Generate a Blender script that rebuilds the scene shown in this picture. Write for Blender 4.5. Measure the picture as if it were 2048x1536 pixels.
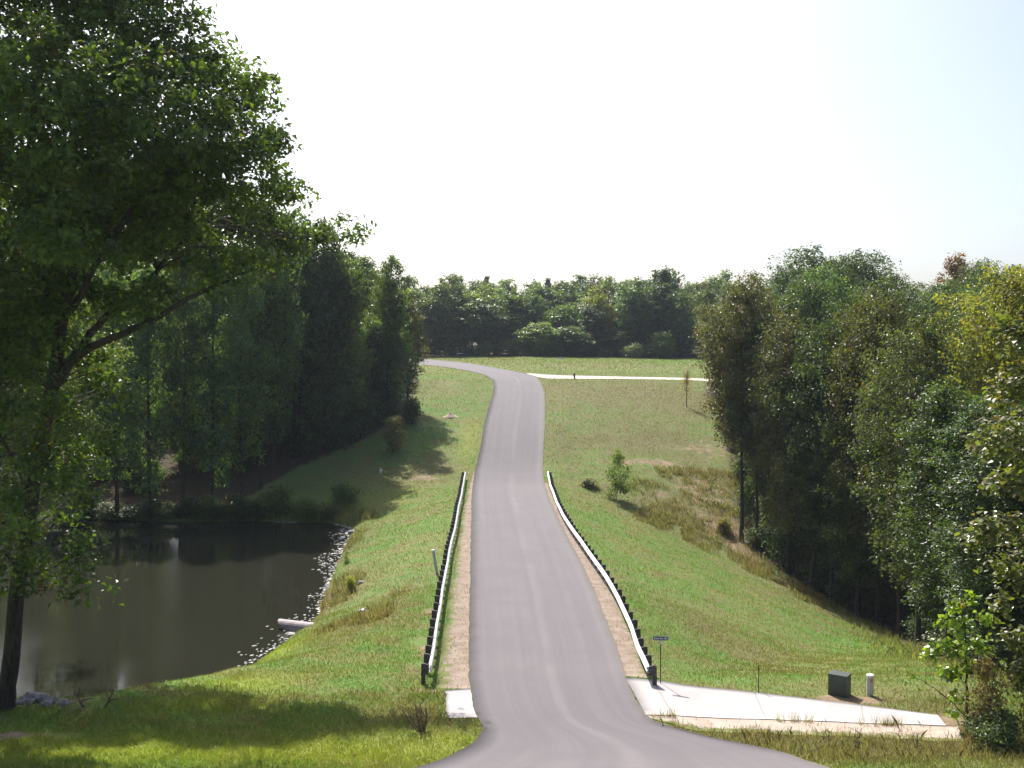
import bpy, math, random
import numpy as np
from mathutils import Vector

# ------------------------------------------------------------------ scene, camera, light
for o in list(bpy.data.objects):
    bpy.data.objects.remove(o)
SC = bpy.context.scene
COL = SC.collection
EYE = np.array([0.0, 0.0, 13.5])           # the dam crest is height 0, the camera stands on the hill above it
FPX = 2160.0                               # focal length in photo pixels (photo is 2048 wide)
PITCH = math.atan(68.0 / FPX)
cam = bpy.data.cameras.new("camera")
cam.sensor_width = 36.0
cam.lens = FPX / 2048.0 * 36.0
cam.clip_start = 0.1
cam.clip_end = 8000
camo = bpy.data.objects.new("camera", cam)
camo.location = EYE
camo.rotation_euler = (math.pi / 2 - PITCH, 0, 0)
COL.objects.link(camo)
SC.camera = camo

SUN_EL = math.radians(48)
SUN_AZ = math.radians(-20)                 # measured from +Y towards +X
sdir = Vector((math.sin(SUN_AZ) * math.cos(SUN_EL), math.cos(SUN_AZ) * math.cos(SUN_EL), math.sin(SUN_EL)))
w = bpy.data.worlds.new("World")
SC.world = w
w.use_nodes = True
nt = w.node_tree
bg = nt.nodes["Background"]
sky = nt.nodes.new("ShaderNodeTexSky")
sky.sky_type = 'NISHITA'
sky.sun_disc = False
sky.sun_elevation = SUN_EL
sky.sun_rotation = SUN_AZ
sky.altitude = 200
sky.air_density = 0.75
sky.dust_density = 4.0
sky.ozone_density = 1.6
nt.links.new(sky.outputs[0], bg.inputs[0])
bg.inputs[1].default_value = 0.115
sl = bpy.data.lights.new("sun", 'SUN')
sl.energy = 4.6
sl.angle = math.radians(0.5)
sl.color = (1.0, 0.95, 0.87)
so = bpy.data.objects.new("sun", sl)
so.rotation_euler = (-sdir).to_track_quat('-Z', 'Y').to_euler()
so.location = (-60, 150, 180)
COL.objects.link(so)
SC.view_settings.view_transform = 'Standard'
SC.view_settings.look = 'None'
SC.view_settings.gamma = 1.0
SC.view_settings.use_curve_mapping = False
SC.view_settings.exposure = 0.85
try:
    SC.cycles.max_bounces = 8
    SC.cycles.transparent_max_bounces = 4
    SC.cycles.volume_bounces = 0
except Exception:
    pass

rng = np.random.default_rng(7)

# ------------------------------------------------------------------ numeric helpers
def vnoise(x, y, seed=0):
    xi = np.floor(x).astype(np.int64); yi = np.floor(y).astype(np.int64)
    fx = x - xi; fy = y - yi
    fx = fx * fx * (3 - 2 * fx); fy = fy * fy * (3 - 2 * fy)
    def h(a, b):
        n = (a * 374761393 + b * 668265263 + seed * 974634777) & 0x7fffffff
        n = ((n ^ (n >> 13)) * 1274126177) & 0x7fffffff
        n = n ^ (n >> 16)
        return (n & 0xffff) / 65535.0
    return (h(xi, yi) * (1 - fx) + h(xi + 1, yi) * fx) * (1 - fy) + (h(xi, yi + 1) * (1 - fx) + h(xi + 1, yi + 1) * fx) * fy

def fbm(x, y, seed=0, oct=3):
    s = 0; a = 0.5; t = 0
    for k in range(oct):
        s = s + a * vnoise(x * 2 ** k, y * 2 ** k, seed + k * 17); t += a; a *= 0.5
    return s / t

def smax(a, b, k=0.6):
    h = np.maximum(k - np.abs(a - b), 0) / k
    return np.maximum(a, b) + h * h * k * 0.25

def smin(a, b, k=0.4):
    return -smax(-a, -b, k)

def inpoly(x, y, P):
    x = np.asarray(x, float); y = np.asarray(y, float)
    c = np.zeros(x.shape, bool)
    n = len(P)
    for i in range(n):
        x1, y1 = P[i]; x2, y2 = P[(i + 1) % n]
        if y1 == y2: continue
        m = ((y1 > y) != (y2 > y)) & (x < (x2 - x1) * (y - y1) / (y2 - y1) + x1)
        c ^= m
    return c

def polydist(x, y, P, closed=True):
    d = np.full(np.shape(x), 1e9)
    n = len(P)
    for i in range(n if closed else n - 1):
        x1, y1 = P[i]; x2, y2 = P[(i + 1) % n]
        dx, dy = x2 - x1, y2 - y1
        t = np.clip(((x - x1) * dx + (y - y1) * dy) / (dx * dx + dy * dy + 1e-12), 0, 1)
        d = np.minimum(d, np.hypot(x - x1 - t * dx, y - y1 - t * dy))
    return d

# ------------------------------------------------------------------ the lie of the land
WZ = -2.3                                   # pond level
POND = [(-14.8, 46.6), (-13.9, 49.5), (-13.0, 53.0), (-12.0, 59.5), (-11.6, 64.0), (-12.3, 71.5), (-13.0, 80.0),
        (-13.6, 90.0), (-14.3, 95.5), (-16.5, 98.0), (-20.0, 98.6), (-25, 99.2), (-31, 98.6), (-38, 100.2), (-48, 101), (-62, 98),
        (-72, 85), (-72, 62), (-60, 49), (-40, 45.2), (-25, 44.2), (-17.5, 44.6)]
def table(kn, sig, lo, hi, step=0.5):
    t = np.arange(lo, hi, step)
    k = np.array(kn, float)
    v = np.interp(t, k[:, 0], k[:, 1])
    n = int(3 * sig / step); g = np.exp(-0.5 * (np.arange(-n, n + 1) * step / sig) ** 2); g /= g.sum()
    v = np.convolve(np.pad(v, n, mode='edge'), g, mode='valid')
    return t, v
FAR_T, FAR_V = table([(-400, -128), (112, 0.1), (118, 1.2), (130, 4.1), (145, 6.9), (160, 9.1), (172, 10.1), (190, 10.9), (225, 11.75),
                      (300, 14.5), (400, 17), (900, 19)], 3.0, -400, 900)
NEAR_T, NEAR_V = table([(-60, 12.3), (-6, 12.1), (0, 11.8), (24, 3.4), (30, 1.55), (34, 0.5), (37, 0.06), (44, 0.0), (300, -56)], 0.9, -60, 300)
RL = np.array([(38, -3.35), (43, -3.3), (49, -3.5), (55.5, -3.68), (66, -4.0), (77, -4.15), (89.5, -4.42), (100, -4.62), (111, -4.83)])
RR = np.array([(38, 5.4), (42.7, 5.46), (51.2, 5.57), (56.8, 5.55), (62, 5.33), (68.2, 4.93), (74.5, 4.5), (82.6, 4.09), (89, 3.82), (99.8, 3.74), (111, 3.72)])

def H(x, y):
    x = np.asarray(x, float); y = np.asarray(y, float)
    xl = np.interp(y, RL[:, 0], RL[:, 1]) - 0.7
    xr = np.interp(y, RR[:, 0], RR[:, 1]) + 0.5
    dr = np.maximum(x - xr, 0)
    dam = -0.33 * dr - 0.05 * np.maximum(xl - x, 0)
    dam = np.where(y > 300, -50.0, dam)
    N = np.interp(y, NEAR_T, NEAR_V)
    A = np.interp(y - 0.35 * np.maximum(0, x - 4), FAR_T, FAR_V)
    floor = -9.5 + 0.15 * np.clip(x - 45, 0, 90) + 0.06 * np.clip(y - 100, 0, 200)
    h = smax(smax(smax(dam, N, 0.8), A, 1.2), floor, 2.5)
    near = (x < 5) & (y < 130) & (x > -130)
    if np.any(near):
        d = np.full(x.shape, 1e3)
        xs, ys = (x[near], y[near]) if x.shape else (x.reshape(1), y.reshape(1))
        dd = polydist(xs, ys, POND)
        dd = np.where(inpoly(xs, ys, POND), -dd, dd)
        if x.shape: d[near] = dd
        else: d = dd[0]
        far = np.clip((y - 92) / 6, 0, 1)
        bank = np.clip((50 - y) / 5, 0, 1)
        s = 0.29 * (1 - far) + 0.20 * far
        s = s * (1 - bank) + 0.75 * bank
        step = np.clip(d, 0, 0.8) * 0.35
        P = np.where(d > 0, WZ + s * d + step, WZ + 0.45 * np.maximum(d, -5))
        h = np.where(d < 200, smin(h, P, 0.35), h)
    return h

def ray(px, py):
    u = (px - 1024.0) / FPX; v = -(py - 768.0) / FPX
    c, s = math.cos(PITCH), math.sin(PITCH)
    d = np.array([u, c + v * s, -s + v * c])
    return d / d[1]

YS = np.concatenate([np.arange(18, 130, 0.1), np.arange(130, 420, 0.4)])
def at(px, py):
    """where the line of sight through photo pixel (px, py) meets the land"""
    d = ray(px, py)
    X = EYE[0] + d[0] * YS; Z = EYE[2] + d[2] * YS
    f = Z - np.maximum(H(X, YS), -100)
    i = np.argmax(f < 0)
    if not (f < 0).any(): i = len(YS) - 1
    i = max(i, 1)
    t = f[i - 1] / (f[i - 1] - f[i] + 1e-12)
    y = YS[i - 1] + np.clip(t, 0, 1) * (YS[i] - YS[i - 1])
    p = EYE + d * y
    return np.array([p[0], p[1], float(H(np.array([p[0]]), np.array([p[1]]))[0])])

def pix(px, py, y):
    """the point on the line of sight through photo pixel (px, py) at distance y"""
    return EYE + ray(px, py) * y

def ground(x, y):
    return float(H(np.array([float(x)]), np.array([float(y)]))[0])

# ------------------------------------------------------------------ mesh helpers
def mesh(name, V, F, mat=None, parent=None, attrs=None, smooth=False, uv=None):
    """F: (m,k) int array, or a list of such arrays with different k"""
    V = np.asarray(V, np.float32)
    Fs = F if isinstance(F, list) else [F]
    Fs = [np.asarray(f, np.int32) for f in Fs if len(f)]
    me = bpy.data.meshes.new(name)
    me.vertices.add(len(V)); me.vertices.foreach_set("co", V.ravel())
    loops = np.concatenate([f.ravel() for f in Fs])
    tot = np.concatenate([np.full(len(f), f.shape[1], np.int32) for f in Fs])
    st = np.concatenate([[0], np.cumsum(tot)[:-1]]).astype(np.int32)
    me.loops.add(len(loops)); me.loops.foreach_set("vertex_index", loops)
    me.polygons.add(len(tot)); me.polygons.foreach_set("loop_start", st)
    try: me.polygons.foreach_set("loop_total", tot)
    except Exception: pass
    me.polygons.foreach_set("use_smooth", np.full(len(tot), bool(smooth)))
    me.update(calc_edges=True)
    if uv is not None:
        l = me.uv_layers.new(name="UVMap")
        l.data.foreach_set("uv", np.asarray(uv, np.float32)[loops].ravel())
    for k, (dom, val) in (attrs or {}).items():
        a = me.attributes.new(k, 'FLOAT', dom)
        a.data.foreach_set("value", np.asarray(val, np.float32))
    me.validate()
    o = bpy.data.objects.new(name, me)
    COL.objects.link(o)
    if mat: me.materials.append(mat)
    if parent is not None: o.parent = parent
    return o

class MB:
    """collects shapes into one mesh"""
    def __init__(s): s.V = []; s.F = {}; s.n = 0
    def add(s, V, F):
        V = np.asarray(V, float); F = np.asarray(F, int)
        s.F.setdefault(F.shape[1], []).append(F + s.n); s.V.append(V); s.n += len(V)
    def box(s, c, size, rot=None, bevel=0.0):
        c = np.array(c, float); h = np.array(size, float) / 2
        if bevel:
            b = min(bevel, h.min() * 0.9); V = []
            for z, i in ((-h[2], b), (-h[2] + b, 0), (h[2] - b, 0), (h[2], b)):
                for sx, sy in ((-1, -1), (1, -1), (1, 1), (-1, 1)):
                    V.append((sx * (h[0] - i), sy * (h[1] - i), z))
            F = [(3, 2, 1, 0), (12, 13, 14, 15)]
            for k in range(3):
                for j in range(4):
                    a = k * 4 + j; b2 = k * 4 + (j + 1) % 4
                    F.append((a, b2, b2 + 4, a + 4))
        else:
            V = [(sx * h[0], sy * h[1], sz * h[2]) for sz in (-1, 1) for sx, sy in ((-1, -1), (1, -1), (1, 1), (-1, 1))]
            F = [(3, 2, 1, 0), (4, 5, 6, 7)] + [(j, (j + 1) % 4, (j + 1) % 4 + 4, j + 4) for j in range(4)]
        V = np.array(V)
        if rot is not None: V = V @ np.array(rot).T
        s.add(V + c, F)
    def tube(s, P, R, n=7, cap=True):
        P = np.asarray(P, float); R = np.broadcast_to(np.asarray(R, float), (len(P),))
        T = np.gradient(P, axis=0); T /= np.linalg.norm(T, axis=1)[:, None] + 1e-9
        ref = np.array([0.0, 0, 1.0]) if abs(T[:, 2]).mean() < 0.8 else np.array([1.0, 0, 0])
        A = np.cross(T, ref); A /= np.linalg.norm(A, axis=1)[:, None] + 1e-9
        B = np.cross(T, A)
        a = np.arange(n) * 2 * np.pi / n
        V = (P[:, None] + R[:, None, None] * (A[:, None] * np.cos(a)[None, :, None] + B[:, None] * np.sin(a)[None, :, None])).reshape(-1, 3)
        i = np.arange(len(P) - 1)[:, None] * n; j = np.arange(n)[None]; j2 = (j + 1) % n
        F = np.stack([i + j, i + j2, i + n + j2, i + n + j], -1).reshape(-1, 4)
        s.add(V, F)
        if cap:
            k = s.n - len(V)
            s.F.setdefault(n, []).append(np.array([[k + q for q in range(n)], [k + len(V) - 1 - q for q in range(n)]]))
    def build(s, name, mat=None, parent=None, smooth=False, attrs=None):
        return mesh(name, np.concatenate(s.V), [np.concatenate(f) for f in s.F.values()], mat, parent, attrs, smooth)

def tag(o, label=None, cat=None, group=None, kind=None):
    if label: o["label"] = label
    if cat: o["category"] = cat
    if group: o["group"] = group
    if kind: o["kind"] = kind
    return o

def thing(name, loc, label, cat, group=None, rz=0.0):
    o = bpy.data.objects.new(name, None)
    o.empty_display_size = 0.3
    o.location = [float(v) for v in loc]; o.rotation_euler = (0, 0, rz)
    COL.objects.link(o)
    return tag(o, label, cat, group)

# ------------------------------------------------------------------ materials
class NT:
    def __init__(s, name):
        s.m = bpy.data.materials.new(name); s.m.use_nodes = True
        s.t = s.m.node_tree; s.p = s.t.nodes["Principled BSDF"]; s.out = s.t.nodes["Material Output"]
    def n(s, typ, **kw):
        nd = s.t.nodes.new(typ)
        for k, v in kw.items():
            if k.startswith("i_"):
                key = k[2:]; nd.inputs[int(key) if key.isdigit() else key.replace("_", " ")].default_value = v
            else: setattr(nd, k, v)
        return nd
    def l(s, a, b): s.t.links.new(a, b)
    def pos(s): return s.n("ShaderNodeNewGeometry").outputs["Position"]
    def scale(s, vec, sc):
        m = s.n("ShaderNodeMapping"); m.inputs["Scale"].default_value = sc; s.l(vec, m.inputs["Vector"]); return m.outputs[0]
    def noise(s, vec, sc, det=4, rough=0.55, dist=0.0):
        nd = s.n("ShaderNodeTexNoise"); nd.inputs["Scale"].default_value = sc; nd.inputs["Detail"].default_value = det
        nd.inputs["Roughness"].default_value = rough; nd.inputs["Distortion"].default_value = dist
        s.l(vec, nd.inputs["Vector"]); return nd.outputs[0]
    def ramp(s, f, a, b, smooth=True):
        nd = s.n("ShaderNodeMapRange", interpolation_type='SMOOTHSTEP' if smooth else 'LINEAR')
        nd.inputs[1].default_value = a; nd.inputs[2].default_value = b; s.l(f, nd.inputs[0]); return nd.outputs[0]
    def mix(s, f, a, b, mode='MIX'):
        nd = s.n("ShaderNodeMix", data_type='RGBA', blend_type=mode)
        for sock, v in ((nd.inputs[0], f), (nd.inputs[6], a), (nd.inputs[7], b)):
            if isinstance(v, (int, float)): sock.default_value = v
            elif isinstance(v, tuple): sock.default_value = (*v, 1)
            else: s.l(v, sock)
        return nd.outputs[2]
    def math(s, op, a, b=0.0):
        nd = s.n("ShaderNodeMath", operation=op)
        for sock, v in ((nd.inputs[0], a), (nd.inputs[1], b)):
            if isinstance(v, (int, float)): sock.default_value = v
            else: s.l(v, sock)
        return nd.outputs[0]
    def attr(s, name): return s.n("ShaderNodeAttribute", attribute_name=name).outputs["Fac"]
    def bump(s, h, strength=0.3, dist=0.05):
        nd = s.n("ShaderNodeBump"); nd.inputs["Strength"].default_value = strength; nd.inputs["Distance"].default_value = dist
        s.l(h, nd.inputs["Height"]); s.l(nd.outputs[0], s.p.inputs["Normal"])
    def set(s, color=None, rough=0.8, spec=0.3, metal=0.0):
        if color is not None:
            if isinstance(color, tuple): s.p.inputs["Base Color"].default_value = (*color, 1)
            else: s.l(color, s.p.inputs["Base Color"])
        s.p.inputs["Roughness"].default_value = rough; s.p.inputs["Specular IOR Level"].default_value = spec
        s.p.inputs["Metallic"].default_value = metal
        return s.m

def grass_colour(t):
    """the turf's own colour: patches of green, olive and straw that sit at fixed places on the ground"""
    p = t.pos()
    ps = t.scale(p, (1.0, 0.55, 0.3))
    big = t.noise(ps, 0.10, 4, 0.6, 0.6)
    rm = t.n("ShaderNodeMapping", vector_type='TEXTURE'); rm.inputs["Rotation"].default_value = (0, 0, math.radians(-28)); rm.inputs["Scale"].default_value = (9.0, 0.9, 9.0); t.l(p, rm.inputs["Vector"])
    mow = t.noise(rm.outputs[0], 1.0, 3, 0.55, 0.3)
    mid = t.noise(p, 0.55, 4, 0.6)
    fine = t.noise(p, 6.0, 3, 0.6)
    c = t.mix(t.ramp(big, 0.42, 0.60), (0.112, 0.208, 0.040), (0.162, 0.196, 0.057))
    c = t.mix(t.math('MULTIPLY', t.ramp(mow, 0.46, 0.66), 0.75), c, (0.175, 0.162, 0.062))
    c = t.mix(t.math('MULTIPLY', t.ramp(mow, 0.44, 0.30), 0.5), c, (0.085, 0.195, 0.036))
    c = t.mix(t.ramp(mid, 0.50, 0.72), c, (0.180, 0.158, 0.072))
    c = t.mix(t.math('MULTIPLY', t.ramp(mid, 0.48, 0.30), 0.7), c, (0.086, 0.195, 0.038))
    c = t.mix(t.math('MULTIPLY', t.attr("straw"), t.ramp(mid, 0.12, 0.50)), c, (0.145, 0.126, 0.055))
    c = t.mix(t.math('MULTIPLY', t.attr("lime"), 0.85), c, (0.260, 0.310, 0.034))
    c = t.mix(t.ramp(fine, 0.3, 0.75), t.mix(0.18, c, (0.03, 0.04, 0.012)), t.mix(0.12, c, (0.26, 0.26, 0.12)))
    return c

def m_terrain():
    t = NT("turf"); p = t.pos(); g = grass_colour(t)
    n1 = t.noise(p, 0.9, 5, 0.65); n2 = t.noise(p, 9.0, 4, 0.65)
    soil = t.mix(t.ramp(n1, 0.3, 0.7), (0.185, 0.130, 0.080), (0.30, 0.228, 0.150))
    soil = t.mix(t.math('MULTIPLY', t.ramp(n2, 0.4, 0.75), 0.5), soil, (0.13, 0.085, 0.05))
    fs = t.ramp(t.math('ADD', t.attr("soil"), t.math('MULTIPLY', t.math('SUBTRACT', n1, 0.5), 1.1)), 0.38, 0.62)
    c = t.mix(fs, g, soil)
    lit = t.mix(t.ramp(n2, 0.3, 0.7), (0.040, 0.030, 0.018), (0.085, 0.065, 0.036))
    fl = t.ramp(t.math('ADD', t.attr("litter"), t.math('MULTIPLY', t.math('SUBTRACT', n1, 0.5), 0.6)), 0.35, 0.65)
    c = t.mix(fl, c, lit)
    wet = t.mix(t.ramp(n2, 0.3, 0.7), (0.07, 0.055, 0.035), (0.13, 0.105, 0.07))
    c = t.mix(t.attr("wet"), c, wet)
    t.bump(t.math('ADD', t.math('MULTIPLY', t.noise(p, 14.0, 3, 0.7), 0.5), t.noise(p, 3.0, 3, 0.6)), 0.75, 0.14)
    return t.set(c, 0.9, 0.15)

def m_grass(name="grass_blades", dry=0.0):
    t = NT(name); g = grass_colour(t)
    if dry: g = t.mix(dry, g, t.mix(t.attr("tint"), (0.085, 0.070, 0.035), (0.27, 0.205, 0.115)))
    tn = t.attr("tint")
    c = t.mix(t.ramp(tn, 0.0, 0.55), t.mix(0.25, g, (0.05, 0.09, 0.015)), g)
    c = t.mix(t.ramp(tn, 0.80, 1.0), c, t.mix(0.75, g, (0.36, 0.29, 0.14)))
    t.set(c, 0.42, 0.35)
    tr = t.n("ShaderNodeBsdfTranslucent")
    cc = t.mix(1.0, c, (1.7, 1.75, 0.9), 'MULTIPLY'); t.l(cc, tr.inputs[0])
    mx = t.n("ShaderNodeMixShader"); mx.inputs[0].default_value = 0.42
    t.l(t.p.outputs[0], mx.inputs[1]); t.l(tr.outputs[0], mx.inputs[2]); t.l(mx.outputs[0], t.out.inputs[0])
    return t.m

def m_leaf(name, gloss=0.38, spec=0.5, trans=0.33, autumn=(0.20, 0.11, 0.035)):
    t = NT(name)
    oc = t.n("ShaderNodeObjectInfo").outputs["Color"]
    tn = t.attr("tint"); hu = t.attr("hue")
    c = t.mix(tn, t.mix(1.0, oc, (0.50, 0.50, 0.52), 'MULTIPLY'), t.mix(1.0, oc, (1.55, 1.5, 1.2), 'MULTIPLY'))
    c = t.mix(t.ramp(hu, 0.84, 1.15), c, autumn)
    t.set(c, gloss, spec)
    tr = t.n("ShaderNodeBsdfTranslucent")
    t.l(t.mix(1.0, c, (1.9, 2.1, 0.7), 'MULTIPLY'), tr.inputs[0])
    mx = t.n("ShaderNodeMixShader"); mx.inputs[0].default_value = trans
    t.l(t.p.outputs[0], mx.inputs[1]); t.l(tr.outputs[0], mx.inputs[2]); t.l(mx.outputs[0], t.out.inputs[0])
    return t.m

def m_bark():
    t = NT("bark"); p = t.scale(t.pos(), (6, 6, 1.2))
    n = t.noise(p, 1.6, 6, 0.7)
    t.bump(n, 0.9, 0.08)
    return t.set(t.mix(t.ramp(n, 0.3, 0.7), (0.030, 0.024, 0.019), (0.085, 0.070, 0.055)), 0.9, 0.15)

def m_asphalt():
    t = NT("worn_asphalt"); p = t.pos()
    uv = t.n("ShaderNodeTexCoord").outputs["UV"]
    sep = t.n("ShaderNodeSeparateXYZ"); t.l(uv, sep.inputs[0])
    streak = t.noise(t.scale(uv, (16.0, 0.022, 1)), 1.0, 4, 0.6, 0.15)
    fine = t.noise(p, 30.0, 5, 0.85); blot = t.noise(p, 0.35, 4, 0.6, 0.8)
    c = t.mix(t.ramp(streak, 0.3, 0.7), (0.116, 0.105, 0.113), (0.139, 0.126, 0.135))
    c = t.mix(t.math('MULTIPLY', t.ramp(blot, 0.42, 0.66), 0.55), c, (0.112, 0.101, 0.109))
    c = t.mix(t.math('MULTIPLY', t.ramp(fine, 0.35, 0.8), 0.55), c, (0.19, 0.175, 0.184))
    wob = t.math('MULTIPLY', t.math('SUBTRACT', t.noise(t.scale(uv, (0.0, 0.06, 1)), 1.0, 2), 0.5), 0.12)
    d = t.math('ABSOLUTE', t.math('SUBTRACT', t.math('ADD', sep.outputs[0], wob), 0.53))
    seam = t.math('MULTIPLY', t.math('MULTIPLY', t.ramp(d, 0.06, 0.004), 0.16), t.ramp(t.noise(t.scale(uv, (0.0, 0.09, 1)), 1.0, 3), 0.35, 0.6))
    c = t.mix(seam, c, (0.27, 0.25, 0.26))
    e = t.math('ABSOLUTE', t.math('SUBTRACT', sep.outputs[0], 0.5))
    c = t.mix(t.math('MULTIPLY', t.ramp(t.math('ADD', e, t.math('MULTIPLY', fine, 0.012)), 0.476, 0.5), 0.6), c, (0.15, 0.125, 0.10))
    t.bump(fine, 0.35, 0.01)
    return t.set(c, 0.85, 0.25)

def m_gravel(name, a, b, grassy=True):
    t = NT(name); p = t.pos(); uv = t.n("ShaderNodeTexCoord").outputs["UV"]
    sep = t.n("ShaderNodeSeparateXYZ"); t.l(uv, sep.inputs[0])
    n = t.noise(p, 1.4, 6, 0.7); f = t.noise(p, 26, 3, 0.7)
    c = t.mix(t.ramp(n, 0.3, 0.7), a, b)
    c = t.mix(t.math('MULTIPLY', t.ramp(f, 0.5, 0.8), 0.5), c, tuple(v * 0.45 for v in a))
    if grassy:
        g = grass_colour(t)
        k = t.math('ADD', sep.outputs[0], t.math('MULTIPLY', t.math('SUBTRACT', t.noise(p, 1.7, 6, 0.75), 0.5), 1.3))
        c = t.mix(t.ramp(k, 0.62, 0.86), c, g)
        k2 = t.math('ADD', sep.outputs[0], t.math('MULTIPLY', t.noise(p, 3.0, 4, 0.7), 0.25))
        c = t.mix(t.math('MULTIPLY', t.ramp(k2, 0.26, 0.12), 0.6), c, (0.16, 0.12, 0.06))
    t.bump(f, 0.5, 0.03)
    return t.set(c, 0.95, 0.15)

def m_concrete():
    t = NT("pale_concrete"); p = t.pos()
    n = t.noise(p, 0.8, 5, 0.6); f = t.noise(p, 20, 4, 0.7)
    c = t.mix(t.ramp(n, 0.3, 0.7), (0.36, 0.338, 0.335), (0.42, 0.398, 0.395))
    c = t.mix(t.math('MULTIPLY', t.ramp(f, 0.5, 0.8), 0.35), c, (0.5, 0.44, 0.40))
    uv = t.n("ShaderNodeTexCoord").outputs["UV"]; sep = t.n("ShaderNodeSeparateXYZ"); t.l(uv, sep.inputs[0])
    fr = t.math('FRACT', t.math('DIVIDE', t.math('ADD', sep.outputs[1], 0.8), 3.7))
    c = t.mix(t.math('MULTIPLY', t.ramp(t.math('ABSOLUTE', t.math('SUBTRACT', fr, 0.5)), 0.010, 0.004), 0.6), c, (0.22, 0.19, 0.165))
    st = t.noise(t.scale(p, (0.7, 1.4, 1)), 0.9, 5, 0.7, 0.5)
    c = t.mix(t.math('MULTIPLY', t.ramp(st, 0.52, 0.75), 0.45), c, (0.40, 0.345, 0.30))
    t.bump(f, 0.15, 0.01)
    return t.set(c, 0.85, 0.25)

def m_water():
    t = NT("pond_water"); p = t.pos()
    rip = t.noise(t.scale(p, (1.0, 1.9, 1)), 5.5, 3, 0.55)
    broad = t.noise(t.scale(p, (0.6, 1.0, 1)), 0.35, 3, 0.5)
    wind = t.ramp(t.noise(t.scale(p, (1, 0.5, 1)), 0.09, 3, 0.5), 0.40, 0.62)
    h = t.math('MULTIPLY', rip, t.math('ADD', 0.14, t.math('MULTIPLY', wind, 2.2)))
    h = t.math('ADD', h, t.math('MULTIPLY', broad, 0.18))
    t.bump(h, 0.15, 0.035)
    m = t.set((0.0205, 0.0205, 0.014), 0.03, 0.5)
    t.p.inputs["IOR"].default_value = 1.33
    return m

def m_plain(name, col, rough=0.6, spec=0.4, metal=0.0, var=0.25, sc=8.0, bump=0.0):
    t = NT(name); tc = t.n("ShaderNodeTexCoord").outputs["Object"]
    n = t.noise(tc, sc, 5, 0.65)
    c = t.mix(t.ramp(n, 0.3, 0.7), tuple(v * (1 - var) for v in col), tuple(min(1, v * (1 + var)) for v in col))
    if bump: t.bump(n, bump, 0.02)
    return t.set(c, rough, spec, metal)

M = dict(turf=m_terrain(), grass=m_grass(), weed=m_grass("dry_weed", 0.48), leaf=m_leaf("leaf", 0.43, 0.45, 0.40), gloss=m_leaf("glossy_leaf", 0.34, 0.5, 0.34, (0.22, 0.12, 0.03)),
         bark=m_bark(), asphalt=m_asphalt(), shoulder=m_gravel("sandy_shoulder", (0.20, 0.150, 0.115), (0.31, 0.250, 0.205)),
         lane=m_gravel("pale_gravel", (0.50, 0.44, 0.36), (0.62, 0.57, 0.48), False), concrete=m_concrete(), water=m_water(),
         apron=m_gravel("apron_gravel", (0.36, 0.29, 0.24), (0.48, 0.40, 0.34)),
         steel=m_plain("galvanised_steel", (0.52, 0.54, 0.56), 0.42, 0.5, 0.45, 0.14, 3.0),
         timber=m_plain("dark_timber", (0.085, 0.075, 0.073), 0.85, 0.2, 0, 0.35, 9.0, 0.4),
         brownpost=m_plain("brown_timber", (0.16, 0.105, 0.075), 0.85, 0.2, 0, 0.3, 9.0, 0.4),
         boxgreen=m_plain("green_enamel", (0.050, 0.066, 0.058), 0.5, 0.4, 0, 0.05, 5.0),
         pvc=m_plain("grey_plastic", (0.50, 0.51, 0.54), 0.5, 0.4, 0, 0.12, 6.0), white=m_plain("white_paint", (0.82, 0.82, 0.82), 0.5, 0.4, 0, 0.05),
         orange=m_plain("orange_label", (0.55, 0.22, 0.13), 0.6, 0.3, 0, 0.2), signblue=m_plain("sign_blue", (0.040, 0.060, 0.135), 0.4, 0.4, 0, 0.15),
         letter=m_plain("sign_letters", (0.60, 0.62, 0.68), 0.5, 0.4, 0, 0.1), iron=m_plain("dark_iron", (0.055, 0.055, 0.030), 0.7, 0.3, 0.0, 0.3),
         pipe=m_plain("weathered_pipe", (0.22, 0.185, 0.20), 0.6, 0.35, 0, 0.3, 3.0, 0.2), rock=m_plain("field_stone", (0.27, 0.245, 0.235), 0.9, 0.2, 0, 0.4, 4.0, 0.5),
         dead=m_plain("dead_twig", (0.165, 0.115, 0.085), 0.9, 0.15, 0, 0.35, 6.0), mound=m_plain("dry_earth", (0.42, 0.34, 0.26), 0.95, 0.1, 0, 0.25, 3.0, 0.6),
         scum_glint=m_plain("flotsam_glint", (0.40, 0.39, 0.37), 0.6, 0.4, 0, 0.3, 4.0))

# ------------------------------------------------------------------ strips laid on the land (road, shoulders, driveway)
def resample(P, n):
    P = np.asarray(P, float)
    d = np.concatenate([[0], np.cumsum(np.linalg.norm(np.diff(P[:, :2], axis=0), axis=1))])
    t = np.linspace(0, d[-1], n)
    return np.stack([np.interp(t, d, P[:, k]) for k in range(P.shape[1])], 1)

def smooth_pts(P, it=2):
    P = np.asarray(P, float).copy()
    for _ in range(it):
        P[1:-1] = 0.25 * P[:-2] + 0.5 * P[1:-1] + 0.25 * P[2:]
    return P

def densify(L, R, step):
    L = np.asarray(L, float)[:, :2]; R = np.asarray(R, float)[:, :2]
    C = (L + R) / 2
    d = np.concatenate([[0], np.cumsum(np.linalg.norm(np.diff(C, axis=0), axis=1))])
    n = max(int(d[-1] / step), 4); t = np.linspace(0, d[-1], n)
    f = lambda P: np.stack([np.interp(t, d, P[:, k]) for k in range(2)], 1)
    return smooth_pts(f(L), 4), smooth_pts(f(R), 4), t

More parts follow.
